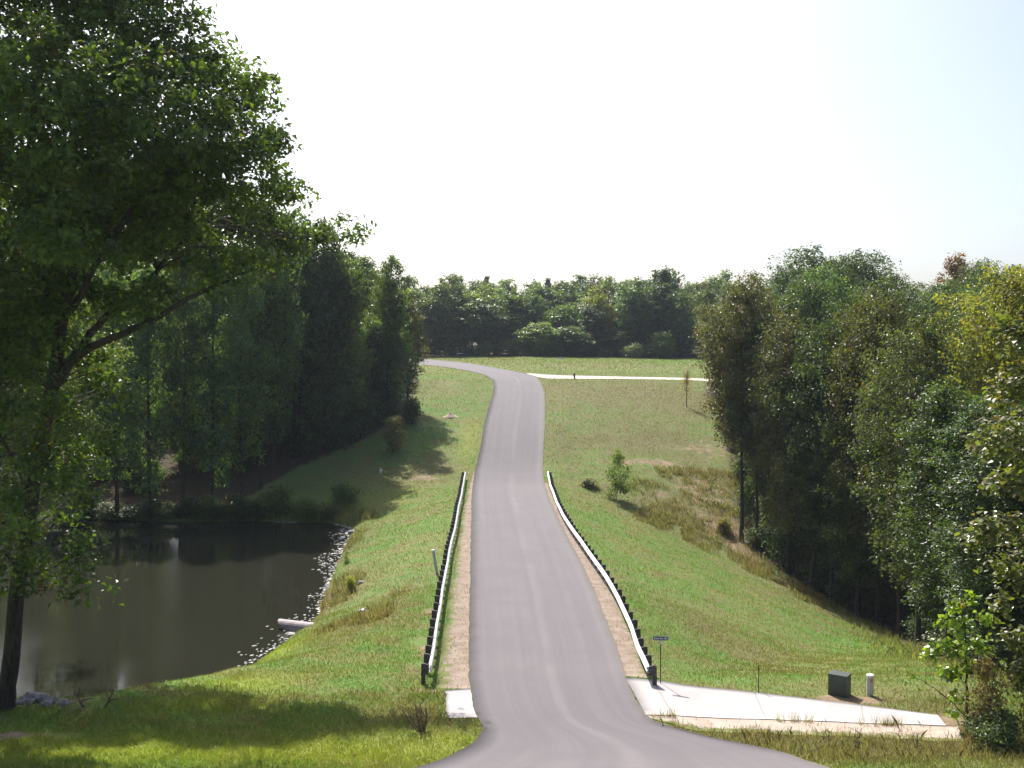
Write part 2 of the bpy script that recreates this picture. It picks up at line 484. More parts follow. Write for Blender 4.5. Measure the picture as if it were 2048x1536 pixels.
def strip(name, L, R, lift, mat, across=8, step=0.5, rag=0.0, ragR=None, thick=0.0, kind='structure', seed=1):
    L, R, v = densify(L, R, step)
    dirv = (R - L) / (np.linalg.norm(R - L, axis=1)[:, None] + 1e-9)
    ragR = rag if ragR is None else ragR
    if rag or ragR:
        wv = (fbm(v * 1.1, v * 0 + seed, seed) - 0.5) * 2 + (fbm(v * 4.1, v * 0 + seed, seed + 5) - 0.5)
        wr = (fbm(v * 1.1, v * 0 + seed + 9, seed + 9) - 0.5) * 2 + (fbm(v * 4.1, v * 0 + seed, seed + 3) - 0.5)
        L = L + dirv * (wv * rag)[:, None]; R = R + dirv * (wr * ragR)[:, None]
    u = np.linspace(0, 1, across + 1)
    P = L[:, None] * (1 - u)[None, :, None] + R[:, None] * u[None, :, None]
    z = H(P[..., 0].ravel(), P[..., 1].ravel()).reshape(P.shape[:2]) + lift
    V = np.concatenate([P, z[..., None]], -1)
    na = across + 1; n = len(v)
    uvs = np.stack([np.broadcast_to(u, (n, na)), np.broadcast_to(v[:, None], (n, na))], -1).reshape(-1, 2)
    i = np.arange(n - 1)[:, None] * na; j = np.arange(across)[None]
    F = np.stack([i + j, i + j + 1, i + na + j + 1, i + na + j], -1).reshape(-1, 4)
    V = V.reshape(-1, 3)
    # skirts down into the ground, so the edge has thickness
    b = [np.arange(n) * na, (np.arange(n) * na + across)[::-1]]
    for e in b:
        k = len(V); VV = V[e].copy(); VV[:, 2] -= lift + 0.12
        V = np.concatenate([V, VV]); uvs = np.concatenate([uvs, uvs[e]])
        q = np.arange(n - 1)
        F = np.concatenate([F, np.stack([e[q + 1], e[q], k + q, k + q + 1], -1)])
    for e in (np.arange(na)[::-1], (n - 1) * na + np.arange(na)):
        k = len(V); VV = V[e].copy(); VV[:, 2] -= lift + 0.12
        V = np.concatenate([V, VV]); uvs = np.concatenate([uvs, uvs[e]])
        q = np.arange(na - 1)
        F = np.concatenate([F, np.stack([e[q + 1], e[q], k + q, k + q + 1], -1)])
    o = mesh(name, V, F, mat, None, dict(straw=('POINT', np.full(len(V), 0.6)), lime=('POINT', np.zeros(len(V)))), True, uvs)
    tag(o, kind=kind)
    return o, np.concatenate([L, R[::-1]])

road_px = [((560, 1600), (1850, 1600)), ((700, 1570), (1760, 1565)), ((835, 1536), (1655, 1536)), ((905, 1510), (1575, 1508)), ((947, 1488), (1480, 1487)), ((964, 1468), (1395, 1470)),
           ((966, 1455), (1335, 1455)), ((958, 1440), (1302, 1440)), ((948, 1422), (1287, 1420)), ((942, 1400), (1272, 1400)), ((940, 1380), (1262, 1380)),
           ((938, 1340), (1247, 1340)), ((938, 1300), (1235, 1300)), ((938, 1250), (1215, 1250)), ((940, 1180), (1188, 1180)), ((941, 1120), (1160, 1120)),
           ((942, 1060), (1128, 1060)), ((943, 1000), (1100, 1000)), ((945, 970), (1090, 970)), ((950, 940), (1086, 940)), ((960, 900), (1087, 900)),
           ((968, 850), (1090, 850)), ((979, 810), (1090, 810)), ((986, 788), (1089, 786)), ((988, 772), (1083, 768)), ((984, 760), (1073, 753)),
           ((968, 750), (1035, 744)), ((940, 743), (990, 736)), ((900, 736), (930, 726)), ((850, 730), (850, 718))]
RLp = [at(*a) for a, b in road_px]; RRp = [at(*b) for a, b in road_px]
RLp += [RLp[-1] + np.array([-12, 6, 0]), RLp[-1] + np.array([-40, 16, 0])]
RRp += [RRp[-1] + np.array([-12, 4, 0]), RRp[-1] + np.array([-40, 10, 0])]
road, ROADPOLY = strip("road", RLp, RRp, 0.045, M["asphalt"], 10, 0.25, 0.06, seed=3)
# sandy shoulders between asphalt and rails
sl_in = [at(x, y) for x, y in ((945, 1378), (942, 1300), (942, 1250), (944, 1180), (945, 1120), (946, 1060), (947, 1000), (949, 965), (955, 935))]
sl_out = [at(x, y) for x, y in ((872, 1378), (882, 1300), (888, 1250), (900, 1180), (910, 1120), (919, 1060), (930, 1000), (939, 965), (950, 935))]
sh1, SH1 = strip("gravel_shoulder", sl_in, sl_out, 0.015, M["shoulder"], 6, 0.4, 0.0, 0.25, seed=11)
sr_in = [at(x, y) for x, y in ((1246, 1352), (1231, 1300), (1211, 1250), (1184, 1180), (1156, 1120), (1124, 1060), (1096, 1000), (1087, 965))]
sr_out = [at(x, y) for x, y in ((1305, 1358), (1290, 1305), (1268, 1250), (1236, 1180), (1196, 1120), (1152, 1060), (1112, 1000), (1096, 965))]
sh2, SH2 = strip("gravel_shoulder", sr_in, sr_out, 0.015, M["shoulder"], 6, 0.4, 0.0, 0.15, seed=12)
# the concrete driveway on the right, its gravel apron, and the small pad on the left
up = [at(x, y) for x, y in ((1249, 1356), (1320, 1364), (1420, 1376), (1540, 1390), (1700, 1409), (1875, 1432))]
lo = [at(x, y) for x, y in ((1292, 1432), (1360, 1434), (1450, 1437), (1560, 1441), (1700, 1447), (1892, 1453))]
drive, DRIVE = strip("driveway", up, lo, 0.045, M["concrete"], 8, 0.5, 0.03, 0.08, seed=21)
lo2 = [at(x, y) for x, y in ((1300, 1438), (1350, 1460), (1440, 1464), (1580, 1469), (1720, 1475), (1930, 1486))]
lo1 = [at(x, y) for x, y in ((1285, 1428), (1355, 1430), (1445, 1433), (1560, 1437), (1700, 1443), (1915, 1452))]
apron, APRON = strip("gravel_apron", lo1, lo2, 0.02, M["apron"], 6, 0.5, 0.0, 0.3, seed=22)
pad, PAD = strip("concrete_pad", [at(890, 1382), at(892, 1410), at(896, 1438)], [at(944, 1378), at(949, 1408), at(962, 1436)], 0.03, M["concrete"], 6, 0.25, 0.12, 0.05, seed=23)
# gravel lane across the far field
ln_a = [at(1062, 752), at(1090, 757), at(1130, 757.5), at(1200, 757.5), at(1290, 758.5), at(1370, 760)]
ln_b = [at(1050, 746), at(1085, 748.5), at(1130, 750.5), at(1200, 752), at(1290, 754), at(1370, 755.5)]
ln_a.append(ln_a[-1] + np.array([12, 0, 0])); ln_b.append(ln_b[-1] + np.array([12, 0, 0]))
lane, LANE = strip("gravel_lane", ln_a, ln_b, 0.03, M["lane"], 4, 0.5, 0.08, seed=24)

# ------------------------------------------------------------------ terrain
def axis(segs):
    out = []
    for a, b, s in segs: out.append(np.arange(a, b, s))
    return np.concatenate(out + [[segs[-1][1]]])
gx = np.unique(np.concatenate([-np.geomspace(75, 3000, 22), axis([(-75, -24, 1.5), (-24, 24, 0.5), (24, 75, 1.5)]), np.geomspace(75, 3000, 22)]))
gy = np.unique(np.concatenate([-np.geomspace(20, 600, 12), axis([(-20, 24, 2), (24, 120, 0.5), (120, 240, 1.0)]), np.geomspace(240, 6000, 40)]))
GX, GY = np.meshgrid(gx, gy)
GZ = H(GX.ravel(), GY.ravel()).reshape(GX.shape)
fx, fy = GX.ravel(), GY.ravel()
hard = np.zeros(fx.shape, bool)
near_hard = np.full(fx.shape, 1e3)
sel = (np.abs(fx) < 70) & (fy > 15) & (fy < 260)
for P in (ROADPOLY, SH1, SH2, DRIVE, APRON, PAD, LANE):
    P2 = P[::3] if len(P) > 60 else P
    d = polydist(fx[sel], fy[sel], P2); d = np.where(inpoly(fx[sel], fy[sel], P2), 0, d)
    near_hard[sel] = np.minimum(near_hard[sel], d)
soft = np.clip((near_hard - 0.8) / 1.5, 0, 1)
rough = (fbm(fx * 0.5, fy * 0.5, 3, 3) - 0.5) * 0.28 + (fbm(fx * 1.6, fy * 1.6, 31, 2) - 0.5) * 0.10
rough *= np.where(fy > 140, 0.5, 1.0)
GZ = GZ.ravel() + rough * soft

def blob(c, rx, ry, x, y):
    return np.exp(-(((x - c[0]) / rx) ** 2 + ((y - c[1]) / ry) ** 2))
LAND = dict(soil=[], straw=[], lime=[])
for px, py, rx, ry, k in ((850, 955, 1.8, 2.5, 0.62), (880, 925, 2.6, 3.5, 0.42), (830, 958, 1.0, 0.8, 0.8), (905, 862, 3.0, 3.0, 0.40), (870, 848, 3.5, 2.2, 0.36), (900, 770, 5, 5, 0.34),
                          (1310, 925, 4.2, 2.4, 0.66), (1400, 900, 5.5, 1.6, 0.62), (1250, 925, 2.5, 1.5, 0.65), (1480, 1085, 2.2, 4, 0.8), (1540, 1105, 3, 5, 0.7), (1400, 980, 6, 8, 0.52), (1440, 1050, 4.5, 7, 0.56), (1330, 990, 5, 7, 0.46), (1280, 880, 9, 6, 0.33), (1200, 800, 14, 10, 0.30), (1430, 900, 6, 7, 0.5), (1480, 1130, 2.5, 6, 0.5), (1560, 1175, 3, 6, 0.42), (1650, 1215, 3, 6, 0.4), (1750, 1262, 3, 6, 0.4), (1200, 905, 5, 2.5, 0.3),
                          (1690, 1400, 2.2, 0.7, 0.85), (1780, 1395, 1.2, 0.5, 0.6), (1640, 1402, 1.2, 0.5, 0.5), (1515, 1384, 0.5, 0.3, 0.6), (1895, 1440, 0.9, 0.9, 0.8),
                          (850, 1300, 0.8, 4.5, 0.50), (848, 1380, 0.9, 1.0, 0.62), (862, 1230, 0.7, 4.5, 0.44), (885, 1120, 0.6, 8, 0.40), (910, 1030, 0.5, 9, 0.40), (850, 1410, 1.2, 0.9, 0.45),
                          (20, 1470, 2.0, 0.7, 0.8), (60, 1405, 4.5, 1.2, 0.6), (-60, 1405, 4.5, 1.2, 0.6), (1300, 1330, 0.3, 4.0, 0.5), (1275, 1270, 0.3, 6, 0.4),
                          (1200, 730, 14, 4, 0.34), (1330, 735, 12, 3.5, 0.34), (1000, 722, 12, 5, 0.28)):
    LAND["soil"].append((at(px, py), rx, ry, k))
for px, py, rx, ry, k in ((1300, 880, 10, 8, 0.9), (1420, 960, 8, 10, 0.9), (1350, 1010, 6, 9, 0.9), (1450, 1050, 4, 7, 1.0), (1500, 1125, 2.5, 7, 1.0), (1400, 1075, 2.5, 7, 0.9), (1600, 1185, 2.5, 7, 0.9), (1300, 1030, 3, 6, 0.8), (1250, 850, 9, 9, 0.7), (1280, 790, 22, 18, 0.95), (1130, 880, 3, 10, 0.7),
                          (680, 1180, 2.0, 7, 0.9), (700, 1090, 2.0, 8, 0.7), (720, 1240, 3, 4, 0.8), (800, 1180, 2, 5, 0.5), (850, 950, 4, 6, 0.8), (870, 770, 7, 7, 0.6),
                          (1400, 1250, 2.5, 6, 0.6), (1480, 1300, 3, 4, 0.6), (1600, 1480, 12, 3.0, 1.0), (1800, 1500, 12, 4, 1.0), (1950, 1490, 8, 6, 1.0), (1500, 1340, 4, 2.5, 0.6), (1200, 730, 25, 10, 0.6), (950, 720, 18, 8, 0.6),
                          (820, 1420, 1.5, 1.0, 0.5), (500, 1505, 6, 1.0, 0.4)):
    LAND["straw"].append((at(px, py), rx, ry, k))
for px, py, rx, ry, k in ((150, 1500, 12, 2.6, 0.95), (600, 1510, 8, 2.4, 0.9), (900, 1480, 1.4, 1.2, 0.8), (480, 1370, 2.2, 1.6, 0.85), (560, 1300, 1.4, 2.4, 0.85), (400, 1410, 2.5, 1.2, 0.8),
                          (620, 1040, 6, 4, 0.6), (760, 1000, 4, 5, 0.35), (940, 880, 1.3, 8, 0.5)):
    LAND["lime"].append((at(px, py), rx, ry, k))
def landmask(name, x, y):
    s = np.zeros(np.shape(x))
    for c, rx, ry, k in LAND[name]: s = np.maximum(s, k * blob(c, rx, ry, x, y))
    return s
# wood floors
WOODL = [at(x, y)[:2] for x, y in ((150, 1030), (330, 1028), (470, 1010), (540, 966), (600, 932), (650, 912), (700, 892), (750, 866), (795, 835), (835, 770), (838, 735))]
WOODL = WOODL + [np.array((-30, 240)), np.array((-150, 240)), np.array((-150, 103)), np.array((-60, 104))]
WOODR = [at(x, y)[:2] for x, y in ((2040, 1345), (1880, 1318), (1760, 1255), (1640, 1190), (1540, 1130), (1490, 1085), (1475, 1040), (1465, 960), (1455, 900), (1440, 850), (1410, 790))]
WOODR = WOODR + [np.array((45, 235)), np.array((200, 240)), np.array((200, 55)), np.array((60, 52))]
FARY = 236.0
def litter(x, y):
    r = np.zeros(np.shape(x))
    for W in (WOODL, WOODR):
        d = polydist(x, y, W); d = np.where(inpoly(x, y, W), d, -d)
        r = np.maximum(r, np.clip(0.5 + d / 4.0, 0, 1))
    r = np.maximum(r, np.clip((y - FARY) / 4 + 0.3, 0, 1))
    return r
pd = polydist(fx, fy, POND); pd = np.where(inpoly(fx, fy, POND), -pd, pd)
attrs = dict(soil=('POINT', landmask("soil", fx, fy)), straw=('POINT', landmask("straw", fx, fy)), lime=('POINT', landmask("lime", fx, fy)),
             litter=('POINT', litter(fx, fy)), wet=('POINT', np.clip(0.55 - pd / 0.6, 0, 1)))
nx, ny = len(gx), len(gy)
i = np.arange(ny - 1)[:, None] * nx; j = np.arange(nx - 1)[None]
TF = np.stack([i + j, i + j + 1, i + nx + j + 1, i + nx + j], -1).reshape(-1, 4)
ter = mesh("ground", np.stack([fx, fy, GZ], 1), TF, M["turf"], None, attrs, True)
tag(ter, kind='structure')

def terrain_z(x, y):
    """height of the built ground sheet, bilinear"""
    Zg = GZ.reshape(ny, nx)
    ix = np.clip(np.searchsorted(gx, x) - 1, 0, nx - 2); iy = np.clip(np.searchsorted(gy, y) - 1, 0, ny - 2)
    tx = (x - gx[ix]) / (gx[ix + 1] - gx[ix]); ty = (y - gy[iy]) / (gy[iy + 1] - gy[iy])
    return (Zg[iy, ix] * (1 - tx) + Zg[iy, ix + 1] * tx) * (1 - ty) + (Zg[iy + 1, ix] * (1 - tx) + Zg[iy + 1, ix + 1] * tx) * ty
def tz(x, y): return float(terrain_z(np.array([float(x)]), np.array([float(y)]))[0])

# pond
cx = np.mean([p[0] for p in POND]); cy = np.mean([p[1] for p in POND])
PV = []
for x, y in POND:
    dx, dy = x - cx, y - cy; L = math.hypot(dx, dy)
    PV.append((x + dx / L * 2.0, y + dy / L * 2.0, WZ))
PV.append((cx, cy, WZ)); n = len(POND)
water = mesh("pond_water", PV, np.array([(k, (k + 1) % n, n) for k in range(n)]), M["water"])
tag(water, kind='structure')

# ------------------------------------------------------------------ guard rails
def guardrail(path, side, label, y0, y1):
    """side=+1: the posts stand on the +X side"""
    ys = np.arange(y0, y1, 0.4)
    xs = np.interp(ys, path[:, 0], path[:, 1])
    k = np.exp(-0.5 * (np.arange(-8, 9) / 4.0) ** 2); k /= k.sum()
    xs = np.convolve(np.pad(xs, 8, mode='edge'), k, mode='valid')
    wav = np.interp(ys, np.arange(y0 - 4, y1 + 8, 3.8), rng.normal(0, 0.03, len(np.arange(y0 - 4, y1 + 8, 3.8))))
    zw = np.interp(ys, np.arange(y0 - 4, y1 + 8, 3.8), rng.normal(0, 0.02, len(np.arange(y0 - 4, y1 + 8, 3.8))))
    xs = xs + wav
    zs = terrain_z(xs, ys) + zw
    x0, z0 = float(xs[0]), tz(xs[0], ys[0])
    root = thing("guardrail", (x0, y0, z0), label, "guardrail")
    prof = [(0.0, .46), (.015, .475), (.10, .510), (.10, .560), (.015, .60), (-0.01, .615), (.015, .63), (.10, .670), (.10, .720), (.015, .755), (0.0, .77)]
    inner = [(a - 0.012, z) for a, z in prof[::-1]]
    loop = np.array(prof + inner)
    P = np.stack([xs, ys, zs], 1)
    T = np.gradient(P[:, :2], axis=0); T /= np.linalg.norm(T, axis=1)[:, None]
    Nn = np.stack([-T[:, 1], T[:, 0]], 1) * side              # towards the road
    n = len(loop)
    V = np.zeros((len(P), n, 3))
    V[..., :2] = P[:, None, :2] + Nn[:, None] * loop[None, :, 0, None]
    V[..., 2] = P[:, None, 2] + loop[None, :, 1]
    V = V.reshape(-1, 3) - np.array([x0, y0, z0])
    i = np.arange(len(P) - 1)[:, None] * n; j = np.arange(n)[None]; j2 = (j + 1) % n
    F = np.stack([i + j, i + j2, i + n + j2, i + n + j], -1).reshape(-1, 4)
    if side > 0: F = F[:, ::-1]
    b = MB(); b.add(V, F); b.F.setdefault(n, []).append(np.array([list(range(n)), [len(V) - 1 - q for q in range(n)]]))
    b.build("rail_beam", M["steel"], root)
    # timber posts with spacer blocks, at even spacing
    pb = MB(); pb.box((0.22 * side, 0, 0.165), (0.17, 0.14, 1.30), bevel=0.012); pb.box((0.068 * side, 0, 0.615), (0.13, 0.12, 0.34), bevel=0.008)
    proto = pb.build("post", M["timber"], root)
    first = True; y = y0 - 0.02
    while y < y1 - 0.1:
        o = proto if first else proto.copy()
        if not first: COL.objects.link(o); o.parent = root
        first = False
        x = float(np.interp(y, ys, xs)); q = int(np.clip((y - y0) / 0.4, 0, len(ys) - 1))
        o.location = (x - x0, y - y0, tz(x + 0.25 * side, y) - z0 + rng.normal(0, 0.015))
        o.rotation_euler = (rng.normal(0, 0.01), rng.normal(0, 0.012), math.atan2(T[q, 1], T[q, 0]) - math.pi / 2)
        y += 1.62
    return root
guardrail(RL, -1, "guardrail along the pond side of the road, seen edge on as a thin white line", 42.6, 111.2)
guardrail(RR, +1, "guardrail on the grassy side of the road, ending beside the near street sign", 42.4, 111.2)

# ------------------------------------------------------------------ street furniture and small things
def rotz(a): return np.array([[math.cos(a), -math.sin(a), 0], [math.sin(a), math.cos(a), 0], [0, 0, 1]])

p = at(1321, 1367)
r = thing("street_sign", (p[0], p[1], tz(p[0], p[1])), "thin street sign with a blue name blade beside the guardrail end", "street sign", rz=-0.05)
b = MB(); b.tube([(0, 0, -0.3), (0, 0, 1.0), (0, 0, 1.62)], [0.021, 0.021, 0.021], 8); b.build("post", M["iron"], r)
b = MB(); b.tube([(0, 0, 1.58), (0, 0, 1.66), (0, 0, 1.72)], [0.03, 0.032, 0.045], 8); b.box((0, 0, 1.735), (0.16, 0.03, 0.03), bevel=0.006); b.build("bracket", M["pvc"], r)
b = MB(); b.box((0.0, 0, 1.82), (0.60, 0.018, 0.15), bevel=0.006)
bl = b.build("name_blade", M["signblue"], r)
b = MB()
for x, wd, ht in ((-0.235, 0.035, 0.07), (-0.19, 0.03, 0.05), (-0.15, 0.03, 0.05), (-0.11, 0.02, 0.06), (-0.075, 0.03, 0.05), (0.0, 0.04, 0.07), (0.05, 0.03, 0.05), (0.09, 0.03, 0.05), (0.175, 0.045, 0.075), (0.24, 0.03, 0.06)):
    b = MB(); b.box((x, -0.0115, 1.815 + ht / 2 - 0.03), (wd, 0.005, ht)); b.build("letter", M["letter"], bl)

p = at(1517, 1384)
b = MB(); b.tube([(0, 0, -0.3), (0.004, 0, 0.5), (0, 0.006, 1.08)], [0.02, 0.02, 0.018], 6); b.box((0, -0.022, 0.9), (0.05, 0.012, 0.12))
o = b.build("marker_stake", M["iron"]); o.location = (p[0], p[1], tz(p[0], p[1])); tag(o, "thin dark stake in the grass behind the concrete driveway", "stake")

p = at(1679, 1389); 
r = thing("utility_box", (p[0], p[1], tz(p[0], p[1])), "dark green metal utility box on bare soil by the driveway", "utility box", rz=math.radians(-34))
b = MB(); b.box((0, 0, 0.33), (0.72, 0.56, 0.86)); b.build("cabinet", M["boxgreen"], r)
b = MB(); b.box((0, 0, 0.79), (0.75, 0.59, 0.07)); b.build("lid", M["boxgreen"], r)
b = MB(); b.box((0, -0.283, 0.38), (0.64, 0.012, 0.60)); d = b.build("door", M["boxgreen"], r)
b = MB(); b.tube([(0.24, -0.285, 0.36), (0.24, -0.325, 0.38), (0.24, -0.325, 0.46), (0.24, -0.285, 0.48)], 0.012, 6); b.build("handle", M["iron"], d)
p = at(1740, 1390)
r = thing("cable_pedestal", (p[0], p[1], tz(p[0], p[1])), "pale grey cable pedestal with white cap and orange label", "pedestal")
b = MB(); b.tube([(0, 0, -0.2), (0, 0, 0.10), (0, 0, 0.11), (0, 0, 0.78)], [0.115, 0.115, 0.135, 0.135], 20); b.build("body", M["pvc"], r)
b = MB(); b.tube([(0, 0, 0.775), (0, 0, 0.80), (0, 0, 0.85), (0, 0, 0.872)], [0.147, 0.150, 0.145, 0.11], 20); b.build("cap", M["white"], r)
V = []; a0 = -math.pi / 2 + 0.1
for z in (0.56, 0.74):
    for q in range(5): V.append((0.138 * math.cos(a0 + (q - 2) * 0.2), 0.138 * math.sin(a0 + (q - 2) * 0.2), z))
mesh("label_sticker", V, np.array([(q, q + 1, q + 6, q + 5) for q in range(4)]), M["orange"], r)

p = at(874, 1147)
r = thing("vent_pipe", (p[0], p[1], tz(p[0], p[1])), "leaning grey plastic pipe with white cap beside the guardrail", "pipe")
r.rotation_euler = (0.10, -0.15, 0)
b = MB(); b.tube([(0, 0, -0.3), (0, 0, 0.6), (0, 0, 1.42)], 0.088, 14); b.build("shaft", M["pvc"], r)
b = MB(); b.tube([(0, 0, 1.41), (0, 0, 1.44), (0, 0, 1.50), (0, 0, 1.515)], [0.097, 0.10, 0.10, 0.08], 14); b.build("cap", M["white"], r)

# slanted culvert pipe at the water's edge
c0 = pix(640, 1262, 59.6); c1 = pix(566, 1253, 61.0)
ax = (c1 - c0); Lp = np.linalg.norm(ax); ax /= Lp
sdv = np.cross(ax, [0, 0, 1.0]); sdv /= np.linalg.norm(sdv); upv = np.cross(sdv, ax)
V = []; F = []; K = 22
for rr in (0.42, 0.37):
    for s_, cut in ((-1.2, 0.0), (Lp - 0.35, 1.0)):
        for q in range(K):
            a = 2 * math.pi * q / K; off = sdv * math.cos(a) * rr + upv * math.sin(a) * rr
            V.append(ax * (s_ + cut * (0.62 * math.sin(a))) + off)
for q in range(K):
    q2 = (q + 1) % K
    F += [(q, q2, K + q2, K + q), (2 * K + q, 3 * K + q, 3 * K + q2, 2 * K + q2), (K + q, K + q2, 3 * K + q2, 3 * K + q)]
o = mesh("drain_pipe", V, np.array(F), M["pipe"]); o.location = c0.tolist()
tag(o, "old drain pipe sticking out over the pond with a slanted end", "drain pipe")

def twigs(name, base, n, h, spread, mat, label, cat, seed, group=None, rad=0.018):
    g = np.random.default_rng(seed); b = MB()
    for k in range(n):
        a = g.uniform(0, 2 * math.pi); l = h * g.uniform(0.5, 1.05); s_ = spread * g.uniform(0.3, 1)
        tip = np.array([math.cos(a) * s_, math.sin(a) * s_, l])
        bend = np.array([g.normal(0, 0.12), g.normal(0, 0.12), 0]) * h
        st = np.array([g.normal(0, 0.06), g.normal(0, 0.06), -0.08])
        P = [st * (1 - t) + tip * t + bend * math.sin(t * math.pi) + g.normal(0, 0.012, 3) * h for t in np.linspace(0, 1, 6)]
        b.tube(P, np.linspace(rad, rad * 0.35, 6), 5)
        for m_ in range(3):
            q = P[2 + m_]; d = (tip - st); d = d / np.linalg.norm(d) + g.normal(0, 0.6, 3); d /= np.linalg.norm(d)
            L_ = l * g.uniform(0.2, 0.42)
            b.tube([q, q + d * L_ * 0.5, q + d * L_ + np.array([0, 0, -0.04])], [rad * 0.55, rad * 0.4, rad * 0.2], 4)
    o = b.build(name, mat); o.location = [float(v) for v in base]
    return tag(o, label, cat, group)
p = at(845, 1462)
twigs("dead_shrub", (p[0], p[1], tz(p[0], p[1])), 15, 1.05, 0.85, M["dead"], "leafless dead shrub in the grass below the near end of the pond side guardrail", "shrub", 5, rad=0.026)
for q, (px, lean, lab) in enumerate(((172, -0.25, "curved dark dead branch on the bank, nearer the stones"), (205, 0.45, "forked dead branch leaning over the bank, away from the stones"))):
    p = at(px, 1412); g = np.random.default_rng(60 + q); b = MB()
    P = [np.array([lean * t * 0.9 + 0.18 * math.sin(t * 3.0) * (-1 if q == 0 else 0.3), 0.1 * t, 0.85 * t - 0.1]) for t in np.linspace(0, 1, 7)]
    b.tube(P, np.linspace(0.05, 0.02, 7), 6)
    b.tube([P[2], P[2] + np.array([0.18, 0, 0.12]), P[2] + np.array([0.42, 0.05, 0.16])], [0.03, 0.025, 0.012], 5)
    b.tube([P[3], P[3] + np.array([-0.14, 0.03, 0.2]), P[3] + np.array([-0.2, 0.05, 0.36])], [0.025, 0.02, 0.01], 5)
    o = b.build("dead_branch", M["dead"]); o.location = (p[0], p[1], tz(p[0], p[1])); tag(o, lab, "branch")

def lump(seed, sx, sy, sz, k=3):
    g = np.random.default_rng(seed)
    import bmesh
    bm = bmesh.new(); bmesh.ops.create_icosphere(bm, subdivisions=k, radius=1.0)
    V = np.array([v.co[:] for v in bm.verts]); F = np.array([[v.index for v in f.verts] for f in bm.faces]); bm.free()
    for _ in range(9):
        d = g.normal(0, 1, 3); d /= np.linalg.norm(d); t = g.uniform(0.55, 0.85)
        s_ = V @ d; V = V - np.maximum(s_ - t, 0)[:, None] * d * 0.8
    V *= 1 + 0.08 * g.normal(0, 1, (len(V), 1)) * 0.5
    return V * np.array([sx, sy, sz]), F
for q, (px, py, s_, lab) in enumerate(((45, 1404, 0.24, None), (66, 1398, 0.42, "largest grey stone at the foot of the big oak"), (84, 1402, 0.32, None), (100, 1406, 0.25, None), (125, 1407, 0.22, None), (32, 1408, 0.2, None), (58, 1410, 0.24, None), (92, 1412, 0.2, None), (132, 1409, 0.15, None))):
    p = at(px, py); V, F = lump(80 + q, s_ * 1.2, s_, s_ * 0.8, 2)
    o = mesh("stone", V, F, M["rock"]); o.location = (p[0], p[1], tz(p[0], p[1]) + s_ * 0.25); o.rotation_euler = (0, 0, q * 1.3)
    tag(o, lab or "small grey stone in the heap at the foot of the big oak", "stone", "stones at the foot of the oak")
for q, (px, py, s_, lab) in enumerate(((728, 1223, 0.30, "whitish stone low on the dam slope above the drain pipe"), (705, 1065, 0.33, "pale stone at the far corner of the pond"), (718, 1168, 0.28, "pale stone in the weeds on the dam slope, right of the pond"), (1283, 1018, 0.30, "light stone in the shadow of the bushy sapling"), (1500, 1085, 0.3, "pale stone at the trunk of the wood-edge tree"))):
    p = at(px, py); V, F = lump(180 + q, s_ * 1.3, s_, s_ * 0.7, 2)
    o = mesh("stone", V, F, M["scum_glint"] if q < 1 else M["rock"]); o.location = (p[0], p[1], tz(p[0], p[1]) + s_ * 0.2); tag(o, lab, "stone")

p = at(901, 834)
V = []; F = []; K = 28; R_ = 9
g = np.random.default_rng(3)
for ir in range(R_ + 1):
    for ia in range(K):
        rr = ir / R_; a = 2 * math.pi * ia / K
        V.append((1.15 * rr * math.cos(a), 0.95 * rr * math.sin(a), 0.62 * (1 - rr) ** 1.25 + 0.04 * g.normal() * (1 - rr) - 0.16 * (rr > 0.99)))
for ir in range(R_):
    for ia in range(K): F.append((ir * K + ia, ir * K + (ia + 1) % K, (ir + 1) * K + (ia + 1) % K, (ir + 1) * K + ia))
o = mesh("dirt_mound", V, np.array(F)[:, ::-1], M["mound"], smooth=True); o.location = (p[0], p[1], tz(p[0], p[1]) - 0.03); tag(o, "small pale heap of earth on the far grass left of the road", "mound")

p = at(761, 946)
b = MB(); b.box((0, 0, 0.16), (0.20, 0.11, 0.42), bevel=0.02); b.box((0.0, 0, 0.36), (0.30, 0.13, 0.18), bevel=0.03)
o = b.build("white_marker", M["white"]); o.location = (p[0], p[1], tz(p[0], p[1])); o.rotation_euler = (0, 0.15, 0.2); tag(o, "small white marker at the shaded edge of the left wood", "marker")

p = pix(1120, 735, 172.0); zz = tz(p[0], p[1]); 
r = thing("street_sign", (p[0], p[1], zz), "distant street sign with pale blade on the hilltop meadow", "street sign")
b = MB(); b.tube([(0, 0, -0.3), (0, 0, 1.0), (0, 0, 2.1)], 0.045, 8); b.build("post", M["pvc"], r)
b = MB(); b.box((0.0, 0, 2.22), (0.85, 0.03, 0.20), bevel=0.01); b.box((0.0, 0, 2.04), (0.03, 0.7, 0.16), bevel=0.01); b.build("name_blade", M["letter"], r)
p = at(1149, 757)
b = MB(); b.box((0, 0, 0.25), (0.24, 0.22, 0.9), bevel=0.03); b.tube([(0, 0, 0.66), (0, 0, 0.75), (0, 0, 0.86)], [0.17, 0.16, 0.05], 10); b.box((-0.17, 0, 0.38), (0.16, 0.12, 0.12), bevel=0.02)
o = b.build("short_post", M["brownpost"]); o.location = (p[0], p[1], tz(p[0], p[1])); tag(o, "short brown post at the edge of the far gravel lane", "post")
p = pix(920, 713, 231.0); zz = tz(p[0], p[1])
r = thing("picnic_table", (p[0], p[1], zz), "white topped table in front of the far wood, left of the hilltop", "table")
b = MB(); b.box((0, 0, 0.80), (1.35, 0.8, 0.12), bevel=0.02); b.build("tabletop", M["white"], r)
for sx in (-0.45, 0.45):
    b = MB(); b.box((sx, 0, 0.35), (0.12, 0.6, 0.82), bevel=0.01); b.build("leg", M["pvc" if sx < 0 else "timber"], r)

